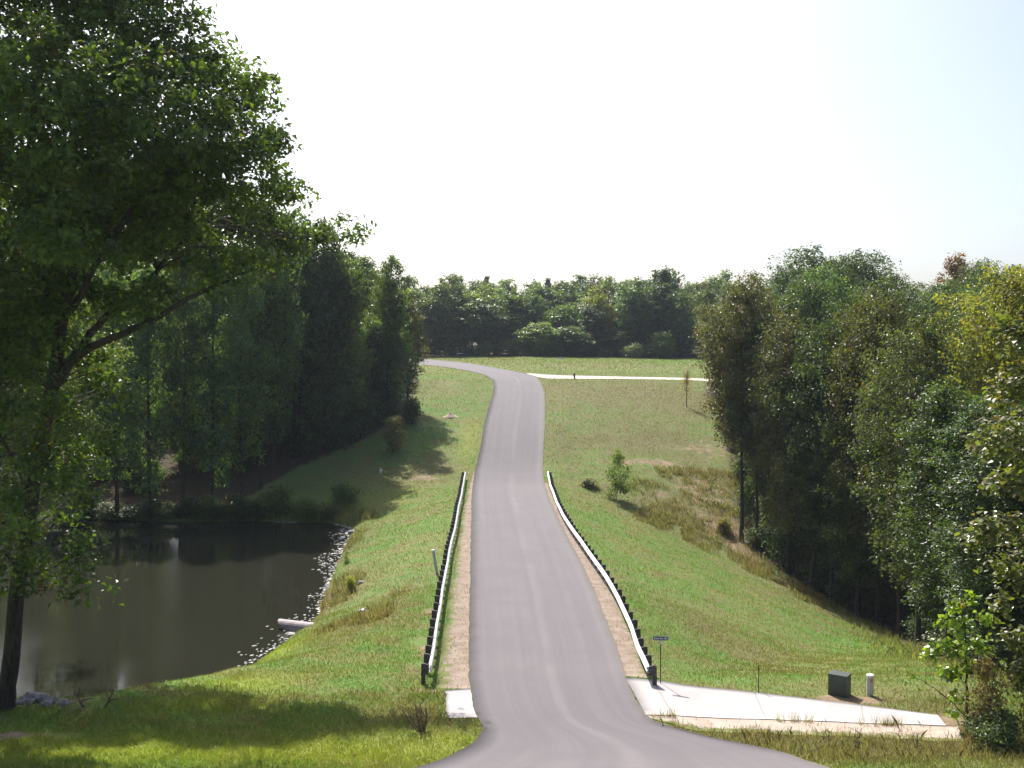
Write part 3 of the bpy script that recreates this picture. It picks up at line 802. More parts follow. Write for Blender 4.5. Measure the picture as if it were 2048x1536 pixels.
# ------------------------------------------------------------------ trees
def unit(v): return v / (np.linalg.norm(v, axis=-1, keepdims=True) + 1e-9)
DIAMOND = [(-0.5, 0), (-0.05, 0.30), (0.5, 0), (-0.05, -0.30)]
BROAD = [(-0.5, 0.0), (-0.28, 0.34), (0.12, 0.36), (0.5, 0.0), (0.12, -0.36), (-0.28, -0.34)]
def leaf_cloud(g, lobes, n_clump, per, size, sig, shape=DIAMOND, outer=0.4, flat=0.65, up=0.55, huebias=0.0, jit=0.8):
    lobes = np.asarray(lobes, float)                      # x, y, z, r, rz
    wts = lobes[:, 3] ** 2; wts /= wts.sum()
    li = g.choice(len(lobes), n_clump, p=wts)
    d = unit(g.normal(0, 1, (n_clump, 3)))
    rad = g.uniform(0, 1, n_clump) ** outer
    C = lobes[li, :3] + d * (rad * lobes[li, 3])[:, None] * np.stack([np.ones(n_clump), np.ones(n_clump), lobes[li, 4] / lobes[li, 3]], 1)
    ch = np.clip(g.normal(0.42 + huebias, 0.22, n_clump), 0, 1); ct = g.normal(0, 0.24, n_clump)  # tone per clump: leaf variation, with lit and shaded clumps put into the colour
    n = n_clump * per
    ci = np.repeat(np.arange(n_clump), per)
    cs = sig * g.uniform(0.6, 1.4, n_clump)
    off = np.clip(g.normal(0, 1, (n, 3)), -1.7, 1.7) * cs[ci][:, None] * np.array([1, 1, flat])
    P = C[ci] + off
    out = unit(d[ci] * np.array([1, 1, 0.5]) + 0.5 * unit(off))
    N = unit(np.array([0, 0, 1.0]) * up + out * 0.45 + g.normal(0, jit, (n, 3)) * 0.55)
    A = unit(np.cross(N, g.normal(0, 1, (n, 3)))); A = unit(A + np.array([0, 0, -0.3])); A = unit(A - (A * N).sum(1, keepdims=True) * N)
    B = np.cross(N, A)
    s_ = size * g.uniform(0.6, 1.35, n)
    V = np.stack([P + A * (a * s_)[:, None] + B * (b * s_)[:, None] + N * (abs(b) * 0.25 * s_ - a * a * 0.25 * s_)[:, None] for a, b in shape], 1).reshape(-1, 3)
    k = len(shape)
    F = np.arange(n * k).reshape(n, k)
    tint = np.clip(g.uniform(0, 1, n) * 0.7 + 0.15 + ct[ci], 0, 1); hue = np.clip(ch[ci] + g.normal(0, 0.15, n), 0, 1)
    return V, F, dict(tint=('FACE', tint), hue=('FACE', hue))

def limbs(b, g, trunk, lobes, r0, n_side=6, per=1):
    trunk = np.asarray(trunk, float)
    for L in lobes:
        for _ in range(per):
            tgt = np.array(L[:3]) + g.normal(0, 0.25, 3) * L[3]
            zst = tgt[2] - 0.55 * np.hypot(*(tgt[:2] - np.array([np.interp(tgt[2], trunk[:, 2], trunk[:, 0]), np.interp(tgt[2], trunk[:, 2], trunk[:, 1])]))) - 0.4
            zst = np.clip(zst, trunk[0, 2] + 0.15 * (trunk[-1, 2] - trunk[0, 2]), trunk[-1, 2])
            s_ = np.array([np.interp(zst, trunk[:, 2], trunk[:, 0]), np.interp(zst, trunk[:, 2], trunk[:, 1]), zst])
            mid = 0.5 * (s_ + tgt) + np.array([0, 0, -0.06 * np.linalg.norm(tgt - s_)]) + g.normal(0, 0.08, 3) * np.linalg.norm(tgt - s_)
            t = np.linspace(0, 1, 6)[:, None]
            P = (1 - t) ** 2 * s_ + 2 * t * (1 - t) * mid + t ** 2 * tgt
            b.tube(P, np.linspace(r0, r0 * 0.25, 6), n_side, cap=False)

def generic_tree(seed, h, R, h0, nl, n_clump, per, size, sig, peak=0.55, lean=0.3, trunk_r=None, flat=0.75, outer=0.4, lobe=1.0):
    g = np.random.default_rng(seed)
    trunk_r = trunk_r or h * 0.011
    tz_ = np.linspace(-0.5, h * 0.86, 9); wob = np.cumsum(g.normal(0, lean * 0.35, (9, 2)), 0); wob -= wob[0]
    trunk = np.concatenate([wob, tz_[:, None]], 1)
    asym = g.uniform(0.7, 1.2, 8)
    lobes = []
    for k in range(nl):
        t = (k + g.uniform(0.1, 0.9)) / nl
        z = h0 + (h - h0) * (0.06 + 0.88 * t)
        pr = R * (np.sin(np.pi * min(1, max(0, (t ** (math.log(0.5) / math.log(peak))) * 0.86 + 0.10)))) ** 0.75
        a = k * 2.4 + g.uniform(-0.5, 0.5)
        rr = lobe * R * g.uniform(0.26, 0.46) * (0.75 + 0.4 * math.sin(math.pi * t))
        off = max(pr - rr * 0.7, 0) * g.uniform(0.35, 1.0) * asym[int(a / (2 * math.pi) * 8) % 8]
        cx_ = np.interp(z, trunk[:, 2], trunk[:, 0]); cy_ = np.interp(z, trunk[:, 2], trunk[:, 1])
        lobes.append((cx_ + math.cos(a) * off, cy_ + math.sin(a) * off, min(z, h - rr * flat * 0.9), rr, rr * flat))
    b = MB(); b.tube(trunk, np.linspace(trunk_r, trunk_r * 0.25, 9) * np.array([1.35] + [1] * 8), 8)
    limbs(b, g, trunk, lobes, trunk_r * 0.38, 5)
    return b, leaf_cloud(g, lobes, n_clump, per, size, sig, outer=outer), h, R

PROTO = {}
def proto(name, mat, *a, **k):
    b, (V, F, at_), h, R = generic_tree(*a, **k)
    bt = b.build("trunk", M["bark"], smooth=True); cr = mesh("crown", V, F, mat, None, at_)
    me_t, me_c = bt.data, cr.data
    bpy.data.objects.remove(bt); bpy.data.objects.remove(cr)
    PROTO[name] = (me_t, me_c, h, R)
# forest-edge trees: leafy almost to the ground
for k in range(5):
    proto("wood%d" % k, M["leaf"], 100 + k, 23, 4.6, (1.6, 2.5, 1.2, 3.5, 2.0)[k], 30, 430, 30, 0.34, 0.40, outer=0.3, peak=(0.5, 0.62, 0.42, 0.6, 0.55)[k])
proto("corner", M["leaf"], 119, 20, 5.4, 7.0, 34, 900, 34, 0.22, 0.36, peak=0.55, trunk_r=0.20, outer=0.28)
for k in range(4):
    proto("dome%d" % k, M["leaf"], 130 + k, 20, 5.2, (3.5, 2.0, 5.0, 3.0)[k], 34, 880, 34, 0.24, 0.36, peak=(0.66, 0.58, 0.72, 0.62)[k], outer=0.26, lobe=1.25)
for k in range(4):
    proto("edge%d" % k, M["leaf"], 120 + k, 21, 4.2, (2.5, 1.5, 3.5, 2.0)[k], 30, 760, 34, 0.24, 0.36, peak=(0.6, 0.5, 0.66, 0.55)[k])
for k in range(3):
    proto("open%d" % k, M["leaf"], 140 + k, 21, 5.2, (5.5, 7.0, 4.5)[k], 24, 470, 30, 0.37, 0.44, peak=0.6)
for k in range(5):
    proto("far%d" % k, M["leaf"], 160 + k, 17, 4.8, (1.8, 3, 1.2, 2.4, 4)[k], 22, 300, 20, 0.56, 0.50, outer=0.28, lobe=1.2, peak=(0.5, 0.65, 0.45, 0.55, 0.6)[k])
proto("conifer", M["leaf"], 175, 18, 2.6, 1.5, 26, 300, 20, 0.42, 0.35, peak=0.28)
for k in range(4):
    proto("bush%d" % k, M["leaf"], 180 + k, (2.2, 3.0, 1.7, 4.0)[k], (1.5, 1.5, 1.4, 1.7)[k], 0.2, 10, 130, 20, 0.17, 0.26, peak=0.45, trunk_r=0.03)

def tree(kind, name, base, h, R, colour, label, cat="tree", group=None, seed=0, mat=None):
    me_t, me_c, ph, pr = PROTO[kind]
    g = np.random.default_rng(seed + 5000)
    r = thing(name, base, label, cat, group, rz=g.uniform(0, 6.28))
    r.scale = (R / pr, R / pr, h / ph * 1.045)
    t = bpy.data.objects.new("trunk" if cat == "tree" else "stem", me_t); COL.objects.link(t); t.parent = r
    c = bpy.data.objects.new("crown" if cat == "tree" else "foliage", me_c); COL.objects.link(c); c.parent = r
    v = g.uniform(0.82, 1.2)
    c.color = (colour[0] * v * g.uniform(0.9, 1.12), colour[1] * v, colour[2] * v * g.uniform(0.85, 1.15), 1)
    return r

GREEN = (0.068, 0.100, 0.032); DARK = (0.052, 0.080, 0.032); OLIVE = (0.060, 0.080, 0.029); BROWN = (0.074, 0.074, 0.029); YEL = (0.215, 0.21, 0.042)
BLUEG = (0.058, 0.090, 0.042); LIGHT = (0.105, 0.150, 0.042)
sk_l = np.array([(-400, 470), (540, 500), (640, 512), (700, 528), (770, 518), (800, 555), (840, 610)])
cnt = 0
def px_of(x, y): return 1024 + x / y * FPX
def place_by_rows(kind, name, px, base_row, top_row, R, colour, label, group, seed, y=None, cat="tree"):
    if y is None: p = at(px, base_row)
    else:
        p = pix(px, base_row, y)
    z = tz(p[0], p[1]) - 0.15
    top = pix(px, top_row, p[1])[2]
    return tree(kind, name, (p[0], p[1], z), max(top - z, 1.0), R, colour, label, cat, group, seed)

def bush(px, br, tr, R, colour, label, group, seed, y=None, kind=None):
    return place_by_rows(kind or "bush%d" % (seed % 4), "bush", px, br, tr, R, colour, label, group, seed, y, cat="bush")
taken = []
def free(x, y, d):
    for a, b_ in taken:
        if (a - x) ** 2 + (b_ - y) ** 2 < d * d: return False
    taken.append((x, y)); return True

# left wood across the pond
GL = "trees of the wood across the pond"
for k, (px, br, tr, R, colr) in enumerate(((150, 1030, 520, 4.0, DARK), (235, 1032, 500, 4.2, GREEN), (300, 1030, 520, 3.6, BLUEG), (365, 1026, 505, 3.6, DARK), (425, 1022, 515, 3.8, BLUEG), (485, 1005, 500, 4.0, GREEN),
                                           (545, 948, 504, 3.9, BLUEG), (600, 914, 496, 4.0, GREEN), (655, 899, 504, 4.0, BLUEG), (700, 882, 520, 3.6, GREEN)  )):
    r = place_by_rows("wood%d" % (k % 5), "tree", px, br, tr, R * 0.92, tuple(1.4 * q for q in colr), "tall dark green tree on the front edge of the wood across the pond", GL + ", front row", k); taken.append((r.location.x, r.location.y))
r = place_by_rows("open0", "tree", 775, 838, 516, 3.4, GREEN, "tree with a ragged pointed top where the left wood ends towards the road", None, 31); taken.append((r.location.x, r.location.y))
r = place_by_rows("wood1", "tree", 815, 818, 590, 2.9, BROWN, "brown-tinged tree at the road end of the left wood, leaning over the grass", None, 32); taken.append((r.location.x, r.location.y))
for k, (px, br, tr, R_) in enumerate(((520, 978, 420, 4.6), (590, 917, 428, 5.2), (650, 901, 450, 5.0))):
    r = place_by_rows("open%d" % k, "tree", px, br, tr, R_, (GREEN, BLUEG, GREEN)[k], ("tallest tree of the wood across the pond, against the oak crown", "tall loose tree of the left wood between the oak branches", "third tall tree of the left wood stepping down towards the road")[k], None, 35 + k); taken.append((r.location.x, r.location.y))
for k, (px, br, tr) in enumerate(((575, 912, 530), (620, 904, 540), (665, 894, 545), (782, 840, 590))):
    r = place_by_rows("wood%d" % ((k + 2) % 5), "tree", px, br, tr, 3.4, tuple(1.5 * q for q in (DARK, GREEN, BLUEG)[k % 3]), "dark tree on the road side of the wood across the pond", GL + ", road side", 44 + k); taken.append((r.location.x, r.location.y))
    bush(px + 8, br + 4, br - 44, 2.2, DARK, "dark shrub under the trees on the road side of the left wood", "shrubs on the road side of the left wood", 640 + k)
for k, (px, tr, y) in enumerate(((700, 508, 148), (728, 518, 152), (752, 522, 158), (676, 500, 144))):
    r = place_by_rows("wood%d" % ((k * 2 + 1) % 5), "tree", px, 830, tr, 4.2, (GREEN, DARK, BLUEG)[k % 3], "tree deep in the left wood, seen between its front trees and the ragged pointed tree", GL + ", deep in the gap", 54 + k, y=y); taken.append((r.location.x, r.location.y))
for k, (px, tr, y, R_) in enumerate(((738, 590, 137, 3.6), (758, 610, 143, 3.4), (722, 570, 132, 3.6))):
    r = place_by_rows(("wood2", "wood0", "wood2")[k], "tree", px, 840, tr, R_, (DARK, GREEN, DARK)[k], "lower leafy tree filling the gap before the ragged pointed tree of the left wood", GL + ", lower trees in the gap", 58 + k, y=y); taken.append((r.location.x, r.location.y))
for k, (px, y) in enumerate(((725, 128), (742, 131), (758, 134), (772, 137), (733, 136), (750, 141), (705, 126))):
    x = (px - 1024) / FPX * y
    tree("bush%d" % (k % 4), "bush", (x, y, tz(x, y) - 0.1), 4.2, 2.4, DARK, "tall dim shrub at the foot of the gap trees in the left wood", "bush", "shrubs in the gap of the left wood", 660 + k)
g = np.random.default_rng(21); n = 0
WLP = [tuple(p) for p in WOODL]
while n < 80:
    x = g.uniform(-85, -8); y = g.uniform(117, 190)
    if not inpoly(np.array([x]), np.array([y]), WLP)[0]: continue
    px = px_of(x, y)
    if px < -260 or px > 730 or polydist(np.array([x]), np.array([y]), WLP)[0] < 2.5: continue
    if not free(x, y, 3.3): n += 0.02; continue
    z = tz(x, y); row = np.interp(px, sk_l[:, 0], sk_l[:, 1]) + g.uniform(0, 45)
    h = pix(px, row, y)[2] - z
    tree("wood%d" % g.integers(5), "tree", (x, y, z - 0.2), max(h, 9), g.uniform(3.4, 4.6), (DARK, GREEN, BLUEG)[g.integers(3)], "dark tree inside the wood across the pond, behind the front row", "tree", GL + ", behind the front row", int(n * 50) + 300)
    n += 1
GI = "shrubs in the shade inside the left wood"
n = 0
while n < 60:
    x = g.uniform(-60, -8); y = g.uniform(100, 130)
    if n > 38: x = g.uniform(-24, -8)
    if not inpoly(np.array([x]), np.array([y]), WLP)[0] or polydist(np.array([x]), np.array([y]), WLP)[0] < 2: continue
    n += 1
    tree("bush%d" % (n % 4), "bush", (x, y, tz(x, y) - 0.1), g.uniform(2.5, 6.0), g.uniform(1.8, 2.8), (DARK, GREEN)[n % 2], "dim shrub between the trunks inside the left wood", "bush", GI, 700 + n)
# right wood
sk_r = np.array([(1385, 600), (1420, 585), (1500, 560), (1560, 525), (1640, 506), (1740, 516), (1790, 566), (1850, 548), (1900, 522), (2000, 512), (2400, 505)])
GR = "trees of the wood right of the dam"
OB = (0.072, 0.076, 0.029)
for k, (px, br, tr, R, colr, lab, kd) in enumerate(((1482, 1080, 572, 5.5, OB, "brownish tree with a tall bare trunk at the corner of the right wood", "corner"), (1512, 1090, 640, 4.0, OLIVE, "olive tree right behind the bare-trunked corner tree of the right wood", "open1"),
                                           (1575, 1148, 640, 4.6, OB, None, "dome0"), (1625, 1180, 690, 4.2, OLIVE, None, "edge0"), (1665, 1202, 622, 5.0, OLIVE, None, "dome1"), (1715, 1230, 700, 4.2, GREEN, None, "edge1"), (1755, 1247, 604, 5.0, OB, None, "dome3"),
                                           (1800, 1272, 720, 4.0, OLIVE, None, "edge2"), (1835, 1290, 650, 4.6, OLIVE, None, "dome0"), (1900, 1316, 770, 3.8, GREEN, None, "edge3"), (1965, 1335, 800, 3.4, DARK, None, "edge0"), (2040, 1345, 800, 3.6, DARK, None, "edge1"))):
    r = place_by_rows(kd, "tree", px, br, tr, R, colr, lab or "tree on the shaded front edge of the wood right of the dam", GR + ", front row" if lab is None else None, 60 + k); taken.append((r.location.x, r.location.y))
r = place_by_rows("dome2", "tree", 1640, 1000, 552, 5.0, (0.085, 0.135, 0.050), "fresher green rounded tree inside the right wood, below the highest dark crowns", None, 75, y=112); taken.append((r.location.x, r.location.y))
r = place_by_rows("dome1", "tree", 1500, 1000, 560, 5.0, OLIVE, "olive crown looking over the brownish corner tree of the right wood", None, 76, y=122); taken.append((r.location.x, r.location.y))
r = place_by_rows("dome0", "tree", 1612, 1000, 506, 7.4, BLUEG, "broad dark crown rising highest above the right wood, left half", None, 71, y=135); taken.append((r.location.x, r.location.y))
r = place_by_rows("dome3", "tree", 1712, 1000, 512, 7.4, DARK, "broad dark crown rising highest above the right wood, right half", None, 72, y=138); taken.append((r.location.x, r.location.y))
r = place_by_rows("dome2", "tree", 1990, 1250, 562, 5.4, YEL, "bright yellow tree in the right wood", None, 73, y=72); taken.append((r.location.x, r.location.y))
r = place_by_rows("wood3", "tree", 1915, 900, 515, 4.0, (0.15, 0.085, 0.045), "reddish thin-topped tree on the skyline behind the yellow tree", None, 74, y=150); taken.append((r.location.x, r.location.y))
g = np.random.default_rng(22); n = 0
WRP = [tuple(p) for p in WOODR]
while n < 66:
    x = g.uniform(14, 95); y = g.uniform(62, 200)
    if not inpoly(np.array([x]), np.array([y]), WRP)[0]: continue
    px = px_of(x, y)
    if px < 1385 or px > 2300 or polydist(np.array([x]), np.array([y]), WRP)[0] < 3: continue
    if y > 150 and g.uniform() < 0.6: continue
    if not free(x, y, 3.9): n += 0.02; continue
    z = tz(x, y); row = np.interp(px, sk_r[:, 0], sk_r[:, 1]) + g.uniform(15, 80) + (30 if y < 100 else 0)
    if y < 90 and px > 1820: row += 260
    h = pix(px, row, y)[2] - z
    tree("dome%d" % g.integers(4), "tree", (x, y, z - 0.2), float(np.clip(h, 8, 27)), g.uniform(4.4, 6.0), (OLIVE, GREEN, BROWN, DARK, BLUEG)[g.integers(5)], "tree inside the wood right of the dam, behind its front edge", "tree", GR + ", behind the front edge", int(n * 50) + 900)
    n += 1
# far wood behind the hilltop meadow
g = np.random.default_rng(23)
GF = "trees of the far wood behind the meadow"
rows = ((240, 46, 588, 655), (250, 50, 572, 630), (265, 46, 558, 606), (285, 42, 552, 590), (310, 40, 546, 576))
for ri, (yy, stp, t0, t1) in enumerate(rows):
    px = 760 + g.uniform(0, 30)
    while px < 1480:
        y = yy + g.uniform(-4, 4); x = (px - 1024) / FPX * y; z = tz(x, y)
        row = g.uniform(t0, t1)
        if ri == 0 and 1240 < px < 1400: row -= 50
        if ri == 0 and 860 < px < 960: row -= 22
        if ri == 0 and 985 < px < 1120: row += 22
        h = pix(px, row, y)[2] - z
        colr = tuple(1.22 * q for q in (GREEN, OLIVE, OLIVE, BLUEG, GREEN, LIGHT, DARK)[g.integers(7)]); lab = "tree in the far wood behind the hilltop meadow, %s" % ("at its front edge" if ri == 0 else "behind the front edge")
        grp = GF + (", front edge" if ri == 0 else ", behind the front edge"); kd = "far%d" % g.integers(5)
        tree(kd, "tree", (x, y, z - 0.2), h, g.uniform(4.2, 7.0), colr, lab, "tree", grp, int(px) + ri * 3000)
        px += stp * g.uniform(0.7, 1.3)
for px, row, y, R, colr, kd, lab in ((1035, 597, 252, 3.4, (0.20, 0.085, 0.045), "far2", "rust red tree in the middle of the far wood"), (1195, 578, 246, 4.6, (0.17, 0.18, 0.05), "far1", "yellowish green tree in the far wood right of the meadow sign"),
                                 (972, 552, 315, 2.6, DARK, "conifer", "small pointed conifer on the far skyline above the road bend"), (1330, 536, 246, 6.0, DARK, "far3", "largest dark tree of the far wood, above the end of the gravel lane"),
                                 (905, 556, 247, 5.5, GREEN, "far1", "rounded green tree of the far wood behind the white table"), (1100, 556, 316, 2.6, BLUEG, "conifer", "second pointed conifer on the far skyline, right of the red tree")):
    x = (px - 1024) / FPX * y; z = tz(x, y); tree(kd, "tree", (x, y, z - 0.2), pix(px, row, y)[2] - z, R, colr, lab, "tree", None, int(px) + 90)
# undergrowth shrubs
GB = "shrubs along the front of the far wood"
g = np.random.default_rng(24)
for k in range(17):
    px = 870 + k * 31 + g.uniform(-8, 8); y = 236.5 + g.uniform(-1, 2.5); x = (px - 1024) / FPX * y; z = tz(x, y)
    tree("bush%d" % g.integers(4), "bush", (x, y, z - 0.1), g.uniform(2.0, 5.2), g.uniform(2.2, 3.4), (LIGHT, GREEN, OLIVE, DARK)[g.integers(4)], "shrub at the foot of the far wood", "bush", GB, k + 40)
bush(1325, 722, 668, 4.0, LIGHT, "large light green bush at the right end of the far wood edge", None, 77, y=230, kind="bush1")
bush(1270, 722, 690, 3.0, (0.14, 0.16, 0.09), "greyish bush at the far wood edge, left of the large light green one", None, 78, y=231, kind="bush0")
for k, (px, br, tr, R, colr, lab) in enumerate(((560, 1032, 975, 2.1, LIGHT, "bright green leafy bush on the far shore of the pond"), (615, 1036, 1000, 1.7, LIGHT, "lower bright bush on the far shore, right of the leafy one"), (520, 1036, 1000, 1.5, OLIVE, "olive bush on the far shore, left of the bright leafy one"),
                                       (660, 1037, 1012, 1.4, OLIVE, "low yellowish bush near the corner of the pond"), (685, 1010, 968, 1.9, LIGHT, "bright weedy bush on the slope above the corner of the pond"),
                                       (790, 905, 838, 1.9, (0.16, 0.165, 0.09), "grey green bush at the end of the left wood, over the tree shadow"), (820, 850, 800, 1.5, OLIVE, "small olive bush by the grass at the end of the left wood"))):
    bush(px, br, tr, R, colr, lab, None, 200 + k)
GS = "shaded shrubs along the pond edge of the left wood"
for k in range(15):
    px = 130 + k * 26 + g.uniform(-8, 8)
    bush(px, 1036, 1036 - g.uniform(18, 50), g.uniform(1.2, 2.0), (DARK, OLIVE, GREEN)[k % 3], "shaded shrub at the water under the left wood", GS, 240 + k)
GS2 = "shaded shrubs along the front of the right wood"
line = [(1475, 1052), (1462, 970), (1452, 905), (1440, 870), (1500, 1100), (1545, 1135), (1590, 1160), (1640, 1192), (1690, 1222), (1740, 1247), (1790, 1268), (1840, 1292), (1890, 1318), (1950, 1335), (2010, 1346)]
for k, (px, br) in enumerate(line):
    for q in range(2):
        bush(px + 22 + q * 20 + g.uniform(-6, 6), br - 8 - q * 14, br - 60 - q * 40 + g.uniform(-25, 15), g.uniform(1.5, 2.4), (OLIVE, GREEN, DARK)[(k + q) % 3], "shrub along the shaded front of the right wood", GS2, 280 + k * 2 + q)
bush(1234, 998, 905, 1.75, (0.115, 0.165, 0.045), "bushy green sapling alone on the bank right of the guardrail", None, 301, kind="bush3")
bush(1182, 976, 956, 1.3, (0.20, 0.19, 0.12), "low dark weed clump left of the bushy sapling", None, 302, kind="bush2")
bush(1452, 1066, 1038, 1.0, (0.18, 0.17, 0.08), "weedy bush at the foot of the bare-trunked corner tree", None, 310)
for k, (px, br, tr, R) in enumerate(((704, 1182, 1170, 0.4), (692, 1125, 1115, 0.35))):
    bush(px, br, tr, R, ((0.22, 0.22, 0.10), (0.2, 0.22, 0.08), (0.24, 0.23, 0.14))[k % 3], "low weed clump on the dam slope beside the pond", "weed clumps on the dam slope", 330 + k)

# thin brown tree by the far lane
p = pix(1373, 777, 146.0); zz = tz(p[0], p[1]); g = np.random.default_rng(41)
r = thing("young_tree", (p[0], p[1], zz), "thin upright brown tree at the end of the gravel lane", "tree")
b = MB(); b.tube([(0, 0, -0.3), (0.03, 0, 1.5), (0, 0.02, 3.5), (0.05, 0, 5.0)], [0.07, 0.055, 0.035, 0.012], 6)
for k in range(26):
    z0 = g.uniform(1.2, 4.0); a = g.uniform(0, 6.28); l = g.uniform(0.9, 1.9)
    b.tube([(0, 0, z0), (math.cos(a) * 0.35, math.sin(a) * 0.35, z0 + l * 0.45), (math.cos(a) * 0.55, math.sin(a) * 0.55, z0 + l)], [0.02, 0.014, 0.006], 4)
b.build("trunk", M["dead"], r)
V, F, a_ = leaf_cloud(g, [(0, 0, 2.4, 0.9, 1.3), (0, 0, 3.6, 0.9, 1.3), (0.1, 0, 4.6, 0.5, 0.8)], 90, 9, 0.13, 0.22)
c = mesh("crown", V, F, M["leaf"], r, a_); c.color = (0.20, 0.135, 0.075, 1)

# the great oak on the left bank, and its neighbour just outside the frame
def hero(name, label, trunk_paths, lobes_px, n_clump, per, size, sig, colour, mat, seed, limb_r, y_base, shape=DIAMOND, up=0.55, outer=0.4, limb_per=2, huebias=0.0, jit=0.8):
    g = np.random.default_rng(seed)
    T0 = [(pix(px, py, y), rad) for px, py, y, rad in trunk_paths[0]]
    base = T0[0][0].copy(); base[2] = tz(base[0], base[1])
    r = thing(name, base, label, "tree")
    b = MB(); allp = []
    for path in trunk_paths:
        P = np.array([pix(px, py, y) for px, py, y, rad in path]); Rr = np.array([q[3] for q in path])
        t = np.linspace(0, len(P) - 1, (len(P) - 1) * 4 + 1)
        P2 = np.stack([np.interp(t, np.arange(len(P)), P[:, k]) for k in range(3)], 1); P2 = smooth_pts(P2, 3)
        P2[1:-1] += g.normal(0, 0.025, P2[1:-1].shape)
        R2 = np.interp(t, np.arange(len(P)), Rr)
        b.tube(P2 - base, R2, 10); allp.append(np.concatenate([P2, R2[:, None]], 1))
    ap = np.concatenate(allp)
    lobes = []
    for px, py, y, rr in lobes_px:
        c = pix(px, py, y); lobes.append((c[0], c[1], c[2], rr, rr * 0.8))
    for L in lobes:
        for _ in range(limb_per):
            tgt = np.array(L[:3]) + g.normal(0, 0.3, 3) * L[3]
            cost = np.linalg.norm(ap[:, :3] - tgt, axis=1) + 3.0 * np.maximum(ap[:, 2] - tgt[2] + 0.5, 0)
            k = int(np.argmin(cost)); s_ = ap[k, :3]
            d = np.linalg.norm(tgt - s_)
            mid = 0.5 * (s_ + tgt) + g.normal(0, 0.10, 3) * d + np.array([0, 0, 0.05 * d])
            t = np.linspace(0, 1, 8)[:, None]
            P = (1 - t) ** 2 * s_ + 2 * t * (1 - t) * mid + t ** 2 * tgt
            r1 = min(limb_r, ap[k, 3] * 0.8) * float(np.clip(L[3] / 2.6, 0.3, 1))
            b.tube(P - base, np.linspace(r1, r1 * 0.2, 8), 6, cap=False)
            for _q in range(3):
                q = P[g.integers(3, 8)]; e = q + g.normal(0, 0.5, 3) * L[3]
                b.tube(np.array([q, 0.5 * (q + e) + g.normal(0, 0.08, 3), e]) - base, [r1 * 0.35, r1 * 0.22, r1 * 0.1], 4, cap=False)
    b.build("trunk", M["bark"], r, True)
    LB = np.array(lobes); LB[:, :3] -= base
    V, F, a_ = leaf_cloud(g, LB, n_clump, per, size, sig, shape, outer, 0.7, up, huebias, jit)
    c = mesh("crown", V, F, mat, r, a_); c.color = (*colour, 1)
    return r

oak_trunks = [
    [(8, 1418, 40, 0.400), (14, 1385, 40, 0.320), (30, 1240, 40, 0.288), (52, 1060, 40, 0.272), (82, 880, 40, 0.256), (112, 740, 40, 0.240), (122, 640, 40, 0.216), (150, 520, 40.3, 0.176), (190, 380, 41, 0.136), (230, 230, 42, 0.096), (250, 60, 42, 0.056)],
    [(110, 770, 40, 0.192), (150, 715, 39.5, 0.160), (190, 688, 39.2, 0.144), (250, 668, 39, 0.120), (310, 640, 39, 0.104), (360, 605, 39, 0.088), (420, 575, 39.2, 0.064), (490, 545, 39.5, 0.040)],
    [(132, 735, 40, 0.176), (165, 690, 40.6, 0.152), (200, 640, 41, 0.136), (262, 600, 41.5, 0.112), (300, 560, 42, 0.096), (350, 490, 43, 0.072), (430, 430, 44, 0.056), (520, 380, 44, 0.032)],
    [(122, 640, 40, 0.176), (165, 590, 40, 0.128), (185, 540, 40, 0.112), (225, 460, 40, 0.088), (300, 380, 40, 0.064), (400, 280, 40, 0.040), (470, 200, 41, 0.024)],
    [(118, 680, 40, 0.160), (90, 560, 41, 0.128), (60, 440, 42, 0.096), (50, 300, 43, 0.072), (90, 120, 43, 0.048)],
    [(60, 1000, 40, 0.080), (20, 900, 39, 0.056), (-20, 850, 38, 0.040)]]
oak_lobes = [(60, 60, 42, 3.6), (190, 40, 45, 3.4), (290, 60, 42, 2.2), (330, 130, 43, 2.4), (430, 160, 42, 2.0), (320, 230, 38, 2.8), (485, 190, 45, 1.6), (120, 170, 37, 2.6), (60, 250, 39, 3.0), (190, 270, 37, 2.6),
             (400, 290, 40, 2.2), (450, 350, 40, 2.0), (340, 350, 41, 2.2), (503, 250, 43, 1.4), (532, 310, 44, 1.3), (562, 285, 43, 0.7), (250, 400, 42, 2.8), (60, 400, 41.5, 3.0), (140, 440, 41, 2.2), (572, 380, 43, 0.8),
             (340, 480, 41, 1.7), (150, 470, 36, 1.8), (270, 480, 41, 1.4), (40, 560, 39, 2.0), (20, 700, 38, 1.3), (50, 800, 38, 1.5), (110, 920, 37.5, 1.2), (50, 1030, 38, 1.6), (125, 1110, 37.5, 1.0), (165, 1165, 37, 0.65), (25, 1150, 38, 1.2), (225, 770, 48, 1.0), (200, 900, 46, 1.0), (160, 1010, 44, 1.0),
             (230, 600, 41, 0.9), (320, 590, 39.5, 0.9), (100, 660, 39, 1.1), (60, 640, 40.5, 1.3), (190, 730, 42, 0.9), (280, 650, 38.5, 0.7), (130, 580, 41, 1.2), (420, 560, 39, 0.9), (490, 520, 40, 0.9), (200, 430, 57, 3.6), (300, 400, 57.5, 3.2), (100, 320, 59, 4.0), (240, 200, 45, 2.8), (20, 420, 57, 3.4),
             (380, 440, 54.6, 2.6), (450, 430, 54.7, 2.1), (505, 415, 55.2, 1.8), (540, 450, 54.4, 1.5), (600, 482, 53.8, 1.1), (642, 458, 54.4, 0.8), (695, 465, 53.9, 0.75), (675, 430, 55, 0.4), (430, 500, 53.1, 1.6), (350, 500, 53.1, 1.8), (540, 510, 53, 1.2),
             (100, -130, 43, 4.4), (250, -90, 45, 2.8), (-120, 100, 44, 5.0), (-140, 420, 43, 5.0), (-60, 700, 42, 3.0), (365, 25, 43, 0.8)]
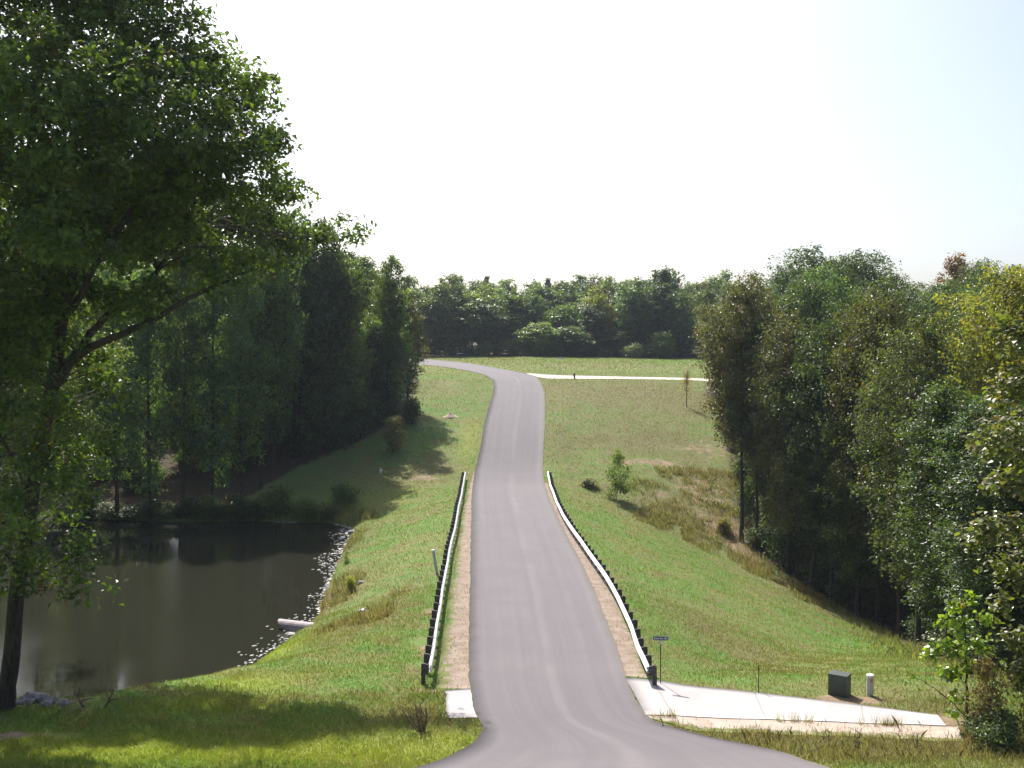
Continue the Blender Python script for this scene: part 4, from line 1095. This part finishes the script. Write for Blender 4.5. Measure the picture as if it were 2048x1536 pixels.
hero("oak_tree", "huge dark oak leaning on the near pond bank at the left edge", oak_trunks, oak_lobes, 2700, 50, 0.25, 0.34, (0.066, 0.100, 0.023), M["leaf"], 11, 0.11, 40, up=0.5, outer=0.22)
nb = [[(-75, 1430, 46, .45), (-70, 1200, 46, .35), (-30, 900, 46, .3), (-4, 760, 46, .26), (6, 660, 46, .22), (20, 560, 46, .18), (60, 380, 46, .1)]]
hero("oak_tree", "second dark oak cut off by the left edge, behind the leaning one", nb, [(-60, 500, 48, 4.5), (20, 580, 50, 3), (-20, 860, 50, 2.6), (60, 700, 54, 2.4), (-90, 750, 48, 3), (90, 800, 56, 2.0), (20, 980, 52, 1.8), (150, 850, 56, 1.6), (-60, 1050, 46, 2.2), (60, 640, 60, 3.0), (180, 720, 60, 2.2), (140, 930, 60, 1.6)],
     1000, 30, 0.21, 0.42, (0.075, 0.105, 0.026), M["leaf"], 12, 0.09, 46, outer=0.4)

# right edge: glossy tree, sapling, shrubs
hero("glossy_tree", "tree with large shiny green and rust leaves at the right edge", [[(2110, 1520, 37, .2), (2105, 1300, 37, .17), (2100, 1000, 37, .14), (2090, 750, 37.3, .1), (2075, 620, 37.5, .05)]],
     [(2050, 680, 37, .95), (2010, 650, 37.5, .5), (2035, 770, 36.5, 0.9), (1992, 800, 37, .6), (2040, 860, 37.5, 0.9), (1985, 885, 36.6, .65), (1952, 880, 36.6, .35), (2035, 960, 37, .8), (1985, 960, 37.5, .5), (2030, 1050, 37, .8), (1975, 1060, 36.6, .6), (1948, 1085, 36.8, .35), (1990, 1130, 37, .55), (2040, 1160, 37, .7), (2010, 1210, 36.5, .5), (2070, 900, 38, 1.4), (2080, 1100, 38, 1.3), (2035, 1270, 37, .5), (2045, 1340, 36.6, .45), (2150, 700, 37.5, 1.0), (2170, 860, 37, 1.2), (2165, 1020, 37.4, 1.1), (2120, 600, 37.5, .7), (2160, 1170, 37, .9)],
     760, 9, 0.21, 0.24, (0.105, 0.125, 0.035), M["gloss"], 13, 0.045, 37, BROAD, up=0.75, outer=0.5, limb_per=1, huebias=0.22, jit=0.7)
hero("sapling", "slim sapling with broad bright green leaves beside the end of the driveway", [[(1938, 1502, 37.6, .055), (1936, 1420, 37.6, .045), (1934, 1350, 37.6, .038), (1930, 1270, 37.6, .026), (1926, 1180, 37.6, .012)],
      [(1936, 1440, 37.6, .022), (1900, 1400, 37.2, .014), (1860, 1370, 37, .01), (1812, 1342, 36.8, .006)], [(1935, 1380, 37.6, .02), (1912, 1340, 37.8, .014), (1880, 1290, 38, .008)]],
     [(1910, 1212, 37.6, .36), (1935, 1200, 37.6, .34), (1890, 1245, 37.4, .36), (1925, 1250, 37.8, .42), (1965, 1235, 37.5, .28), (1880, 1290, 37.5, .40), (1915, 1300, 37.6, .46), (1960, 1290, 37.8, .34), (1862, 1315, 37.3, .25), (1900, 1345, 37.6, .36), (1945, 1340, 37.4, .36), (1970, 1345, 37.8, .2), (1905, 1430, 37.5, .22), (1915, 1390, 37.6, .25), (1812, 1343, 36.8, .05), (1834, 1358, 36.9, .07), (1995, 1320, 37.8, .14)],
     170, 5, 0.205, 0.16, (0.150, 0.215, 0.030), M["gloss"], 14, 0.014, 37.6, BROAD, up=0.6, outer=0.6, limb_per=1, huebias=-0.2, jit=0.9)
p = at(1978, 1490)
r = tree("bush3", "bush", (p[0], p[1], tz(p[0], p[1]) - 0.1), 3.0, 1.0, (0.20, 0.14, 0.075), "spindly orange brown shrub right of the sapling", "bush", None, 401)
p = at(2000, 1500)
tree("bush0", "bush", (p[0], p[1], tz(p[0], p[1]) - 0.1), 1.4, 1.1, (0.12, 0.165, 0.075), "low green bush at the foot of the orange brown shrub", "bush", None, 402)
p = at(2060, 1480)
tree("bush1", "bush", (p[0], p[1], tz(p[0], p[1]) - 0.1), 3.4, 1.1, (0.105, 0.115, 0.045), "leafy bush cut off by the right edge below the glossy tree", "bush", None, 403)

# ------------------------------------------------------------------ grass, weeds, floating debris and water glints
HARD = [(P, (P[:, 0].min(), P[:, 0].max(), P[:, 1].min(), P[:, 1].max())) for P in (ROADPOLY, DRIVE, PAD, LANE, SH1, SH2, APRON)]
def keep_mask(x, y, soft=True, g=None):
    m = np.ones(len(x), bool)
    for k, (P, bb) in enumerate(HARD):
        s_ = (x > bb[0]) & (x < bb[1]) & (y > bb[2]) & (y < bb[3])
        if s_.any():
            ins = inpoly(x[s_], y[s_], P)
            if k >= 4:
                u = g.uniform(0, 1, s_.sum()); ins = ins & (u > (0.10 if k < 6 else 0.04))
            m[np.where(s_)[0][ins]] = False
    px_ = (x < -10) & (y > 43) & (y < 103)
    if px_.any():
        ins = inpoly(x[px_], y[px_], POND); m[np.where(px_)[0][ins]] = False
    return m
def blades(g, n, region, hmin, hmax, wid, tilt=0.45, cond=None, clump=0.0, bend=0.35, soilcut=True):
    x0, x1, y0, y1 = region
    x = g.uniform(x0, x1, n); y = g.uniform(y0, y1, n)
    if clump:
        k = max(n // 9, 1); cx_ = g.uniform(x0, x1, k); cy_ = g.uniform(y0, y1, k); i_ = g.integers(0, k, n)
        x = cx_[i_] + g.normal(0, clump, n); y = cy_[i_] + g.normal(0, clump, n)
    fr = np.abs(x) < (0.474 * y * 1.08 + 2)
    x, y = x[fr], y[fr]
    m = keep_mask(x, y, True, g)
    if soilcut:
        so_ = landmask("soil", x, y); m &= (so_ + (fbm(x * 0.9, y * 0.9, 7, 3) - 0.5)) < g.uniform(0.25, 0.62, len(x))
    if cond is not None: m &= cond(x, y)
    x, y = x[m], y[m]; n = len(x)
    z = terrain_z(x, y) - 0.01
    dens = fbm(x * 0.7, y * 0.7, 91, 3)
    h = g.uniform(hmin, hmax, n) * (0.55 + 0.9 * dens); w_ = wid * g.uniform(0.6, 1.4, n)
    a = g.uniform(0, 2 * np.pi, n); t = np.abs(g.normal(0, tilt, n)); b_ = g.uniform(0, 2 * np.pi, n)
    root = np.stack([x, y, z], 1)
    sd = np.stack([np.cos(a), np.sin(a), np.zeros(n)], 1) * (w_ / 2)[:, None]
    ln = np.stack([np.cos(b_) * np.sin(t), np.sin(b_) * np.sin(t), np.cos(t)], 1)
    mid = root + ln * (h * 0.55)[:, None]
    tip = root + ln * h[:, None] + np.stack([np.cos(b_), np.sin(b_), -0.5 * np.ones(n)], 1) * (h * bend * g.uniform(0, 1, n))[:, None]
    V = np.stack([root - sd, root + sd, mid + sd * 0.7, tip, mid - sd * 0.7], 1).reshape(-1, 3)
    tint = g.uniform(0, 1, n)
    return V, np.arange(n * 5).reshape(n, 5), tint, x, y
def grass_object(name, sets, label, cat, mat=None):
    V = np.concatenate([s[0] for s in sets]); o = 0; F = []
    for s in sets: F.append(s[1] + o); o += len(s[0])
    F = np.concatenate(F); tint = np.concatenate([s[2] for s in sets]); x = np.concatenate([s[3] for s in sets]); y = np.concatenate([s[4] for s in sets])
    ob = mesh(name, V, F, mat or M["grass"], None, dict(tint=('FACE', tint), straw=('FACE', landmask("straw", x, y)), lime=('FACE', landmask("lime", x, y))))
    return tag(ob, label, cat, None, "stuff")
g = np.random.default_rng(51)
grass_object("meadow_grass", [
    blades(g, 120000, (-22, 2.5, 29, 41.5), 0.07, 0.22, 0.020, 0.5),
    blades(g, 60000, (2.5, 24, 29, 41.5), 0.07, 0.24, 0.020, 0.5),
    blades(g, 90000, (-20, 2, 41.5, 62), 0.06, 0.18, 0.024, 0.5),
    blades(g, 80000, (3, 34, 41.5, 62), 0.06, 0.18, 0.024, 0.5, cond=lambda x, y: litter(x, y) < 0.5),
    blades(g, 60000, (-24, 2, 62, 112), 0.08, 0.20, 0.032, 0.5, cond=lambda x, y: litter(x, y) < 0.5),
    blades(g, 70000, (3, 34, 62, 112), 0.08, 0.20, 0.032, 0.5, cond=lambda x, y: litter(x, y) < 0.5),
    blades(g, 60000, (-20, 32, 112, 175), 0.10, 0.24, 0.05, 0.5, cond=lambda x, y: litter(x, y) < 0.5),
    blades(g, 30000, (-32, 45, 175, 236), 0.12, 0.34, 0.07, 0.5, cond=lambda x, y: litter(x, y) < 0.5)],
    "short green meadow grass on both sides of the road", "grass")
def tall_cond(x, y):
    return (landmask("straw", x, y) + 0.5 * (fbm(x * 0.5, y * 0.5, 17, 3) - 0.5)) > 0.55
grass_object("tall_weeds", [
    blades(g, 60000, (6, 30, 80, 119), 0.2, 0.75, 0.04, 0.3, cond=lambda x, y: tall_cond(x, y) & (litter(x, y) < 0.7) & (x > 9), clump=0.35),
    blades(g, 30000, (12, 42, 50, 104), 0.25, 0.8, 0.035, 0.35, cond=lambda x, y: (~inpoly(x, y, WRP)) & (polydist(x, y, WRP) < g.uniform(0.2, 3.2, len(x))), clump=0.3, soilcut=False),
    blades(g, 26000, (-17, -6, 55, 100), 0.2, 0.6, 0.035, 0.35, cond=lambda x, y: tall_cond(x, y), clump=0.3),
    blades(g, 9000, (5, 24, 33, 39), 0.2, 0.6, 0.018, 0.35, cond=lambda x, y: (y < 38.3), clump=0.25),
    blades(g, 9000, (-30, -12.5, 96, 104), 0.4, 1.1, 0.05, 0.3, clump=0.4, cond=lambda x, y: polydist(x, y, POND) < 3),
    blades(g, 700, (-4.2, -2.2, 38, 42.5), 0.1, 0.28, 0.018, 0.5, clump=0.25)],
    "tall dry weeds on the rough banks", "weeds", M["weed"])
# edge tufts along the driveway slab
gs = []
for a, b_ in zip(lo[:-1], lo[1:]):
    L_ = np.linalg.norm(b_ - a); n_ = int(L_ * 30); t = g.uniform(0, 1, n_)
    dn = fbm(a[0] + t * L_ * 0.9, t * 0 + 3.3, 77, 2); t = t[dn > 0.52]
    for q in t:
        gs.append(a[:2] * (1 - q) + b_[:2] * q + g.normal(0, 0.05, 2) + np.array([0, -0.1]))
gs = np.array(gs); n = len(gs)
V0, F0, t0, X0, Y0 = [], [], [], [], []
P = np.repeat(gs, 4, 0) + g.normal(0, 0.06, (n * 4, 2)); n = len(P)
zz = H(P[:, 0], P[:, 1]) + 0.02; hh = g.uniform(0.10, 0.42, n); a = g.uniform(0, 6.28, n)
root = np.stack([P[:, 0], P[:, 1], zz], 1); sd = np.stack([np.cos(a), np.sin(a), a * 0], 1) * 0.009
tip = root + np.stack([g.normal(0, 0.3, n) * hh, g.normal(0, 0.3, n) * hh, hh], 1)
V = np.stack([root - sd, root + sd, tip], 1).reshape(-1, 3)
ob = mesh("edge_weeds", V, np.arange(n * 3).reshape(n, 3), M["grass"], None, dict(tint=('FACE', g.uniform(0.6, 1, n)), straw=('FACE', np.full(n, 1.0)), lime=('FACE', np.zeros(n))))
tag(ob, "brown weeds growing along the near edge of the concrete driveway", "weeds", None, "stuff")
# dry seed stalks in the right foreground
for k, (px, py, hh) in enumerate(((1716, 1512, 1.0), (1655, 1490, 0.55), (1560, 1478, 0.4), (1835, 1500, 0.6))):
    p = at(px, py)
    twigs("weed_stalk", (p[0], p[1], tz(p[0], p[1])), 5 if k == 0 else 4, hh, 0.16, M["dead"], ("tallest dry brown weed stalk in front of the driveway" if k == 0 else "short dry weed stalk in the rough grass before the driveway"), "weed", 500 + k, None if k == 0 else "short dry stalks before the driveway", 0.016)

# pale floating debris along the dam, and water glints modelled as solid flakes
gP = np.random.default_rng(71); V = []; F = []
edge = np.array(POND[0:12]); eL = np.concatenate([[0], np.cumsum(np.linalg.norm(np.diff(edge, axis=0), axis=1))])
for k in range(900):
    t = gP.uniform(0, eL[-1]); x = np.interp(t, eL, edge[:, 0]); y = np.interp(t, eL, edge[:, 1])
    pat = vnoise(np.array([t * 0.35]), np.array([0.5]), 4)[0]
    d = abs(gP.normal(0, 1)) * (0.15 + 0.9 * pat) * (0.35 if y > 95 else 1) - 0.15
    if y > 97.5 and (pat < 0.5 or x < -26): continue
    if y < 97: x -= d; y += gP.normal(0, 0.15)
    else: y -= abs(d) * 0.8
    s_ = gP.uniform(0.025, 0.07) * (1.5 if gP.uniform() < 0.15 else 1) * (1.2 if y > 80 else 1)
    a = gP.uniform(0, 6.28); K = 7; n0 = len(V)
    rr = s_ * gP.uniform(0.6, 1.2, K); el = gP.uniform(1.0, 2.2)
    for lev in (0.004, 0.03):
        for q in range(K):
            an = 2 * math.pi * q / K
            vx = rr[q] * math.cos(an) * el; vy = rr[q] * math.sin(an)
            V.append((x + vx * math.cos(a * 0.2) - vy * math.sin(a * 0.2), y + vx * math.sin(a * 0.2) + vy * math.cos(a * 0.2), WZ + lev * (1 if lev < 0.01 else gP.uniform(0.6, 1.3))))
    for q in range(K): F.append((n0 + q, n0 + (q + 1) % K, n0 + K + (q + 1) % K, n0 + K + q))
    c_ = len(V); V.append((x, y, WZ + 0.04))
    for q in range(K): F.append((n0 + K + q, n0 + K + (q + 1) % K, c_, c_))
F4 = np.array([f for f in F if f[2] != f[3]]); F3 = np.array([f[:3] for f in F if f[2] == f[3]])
ob = mesh("flotsam_glints", V, [F4, F3], M["scum_glint"]); tag(ob, "pale debris bits and painted sun glints along the pond edge below the dam", "flotsam_glints", None, "stuff")
# ------------------------------------------------------------------ haze
HZ = MB(); HZ.box((0, 250, 15), (900, 900, 64))
hz = HZ.build("haze")
t = bpy.data.materials.new("haze"); t.use_nodes = True; tn = t.node_tree
for nd in list(tn.nodes):
    if nd.type == 'BSDF_PRINCIPLED': tn.nodes.remove(nd)
vol = tn.nodes.new("ShaderNodeVolumePrincipled"); vol.inputs["Color"].default_value = (0.75, 0.86, 1.0, 1); vol.inputs["Density"].default_value = 0.00013; vol.inputs["Anisotropy"].default_value = 0.3
tn.links.new(vol.outputs[0], tn.nodes["Material Output"].inputs["Volume"])
hz.data.materials.append(t); tag(hz, kind="stuff"); hz["label"] = "thin pale haze over the valley"; hz["category"] = "haze"
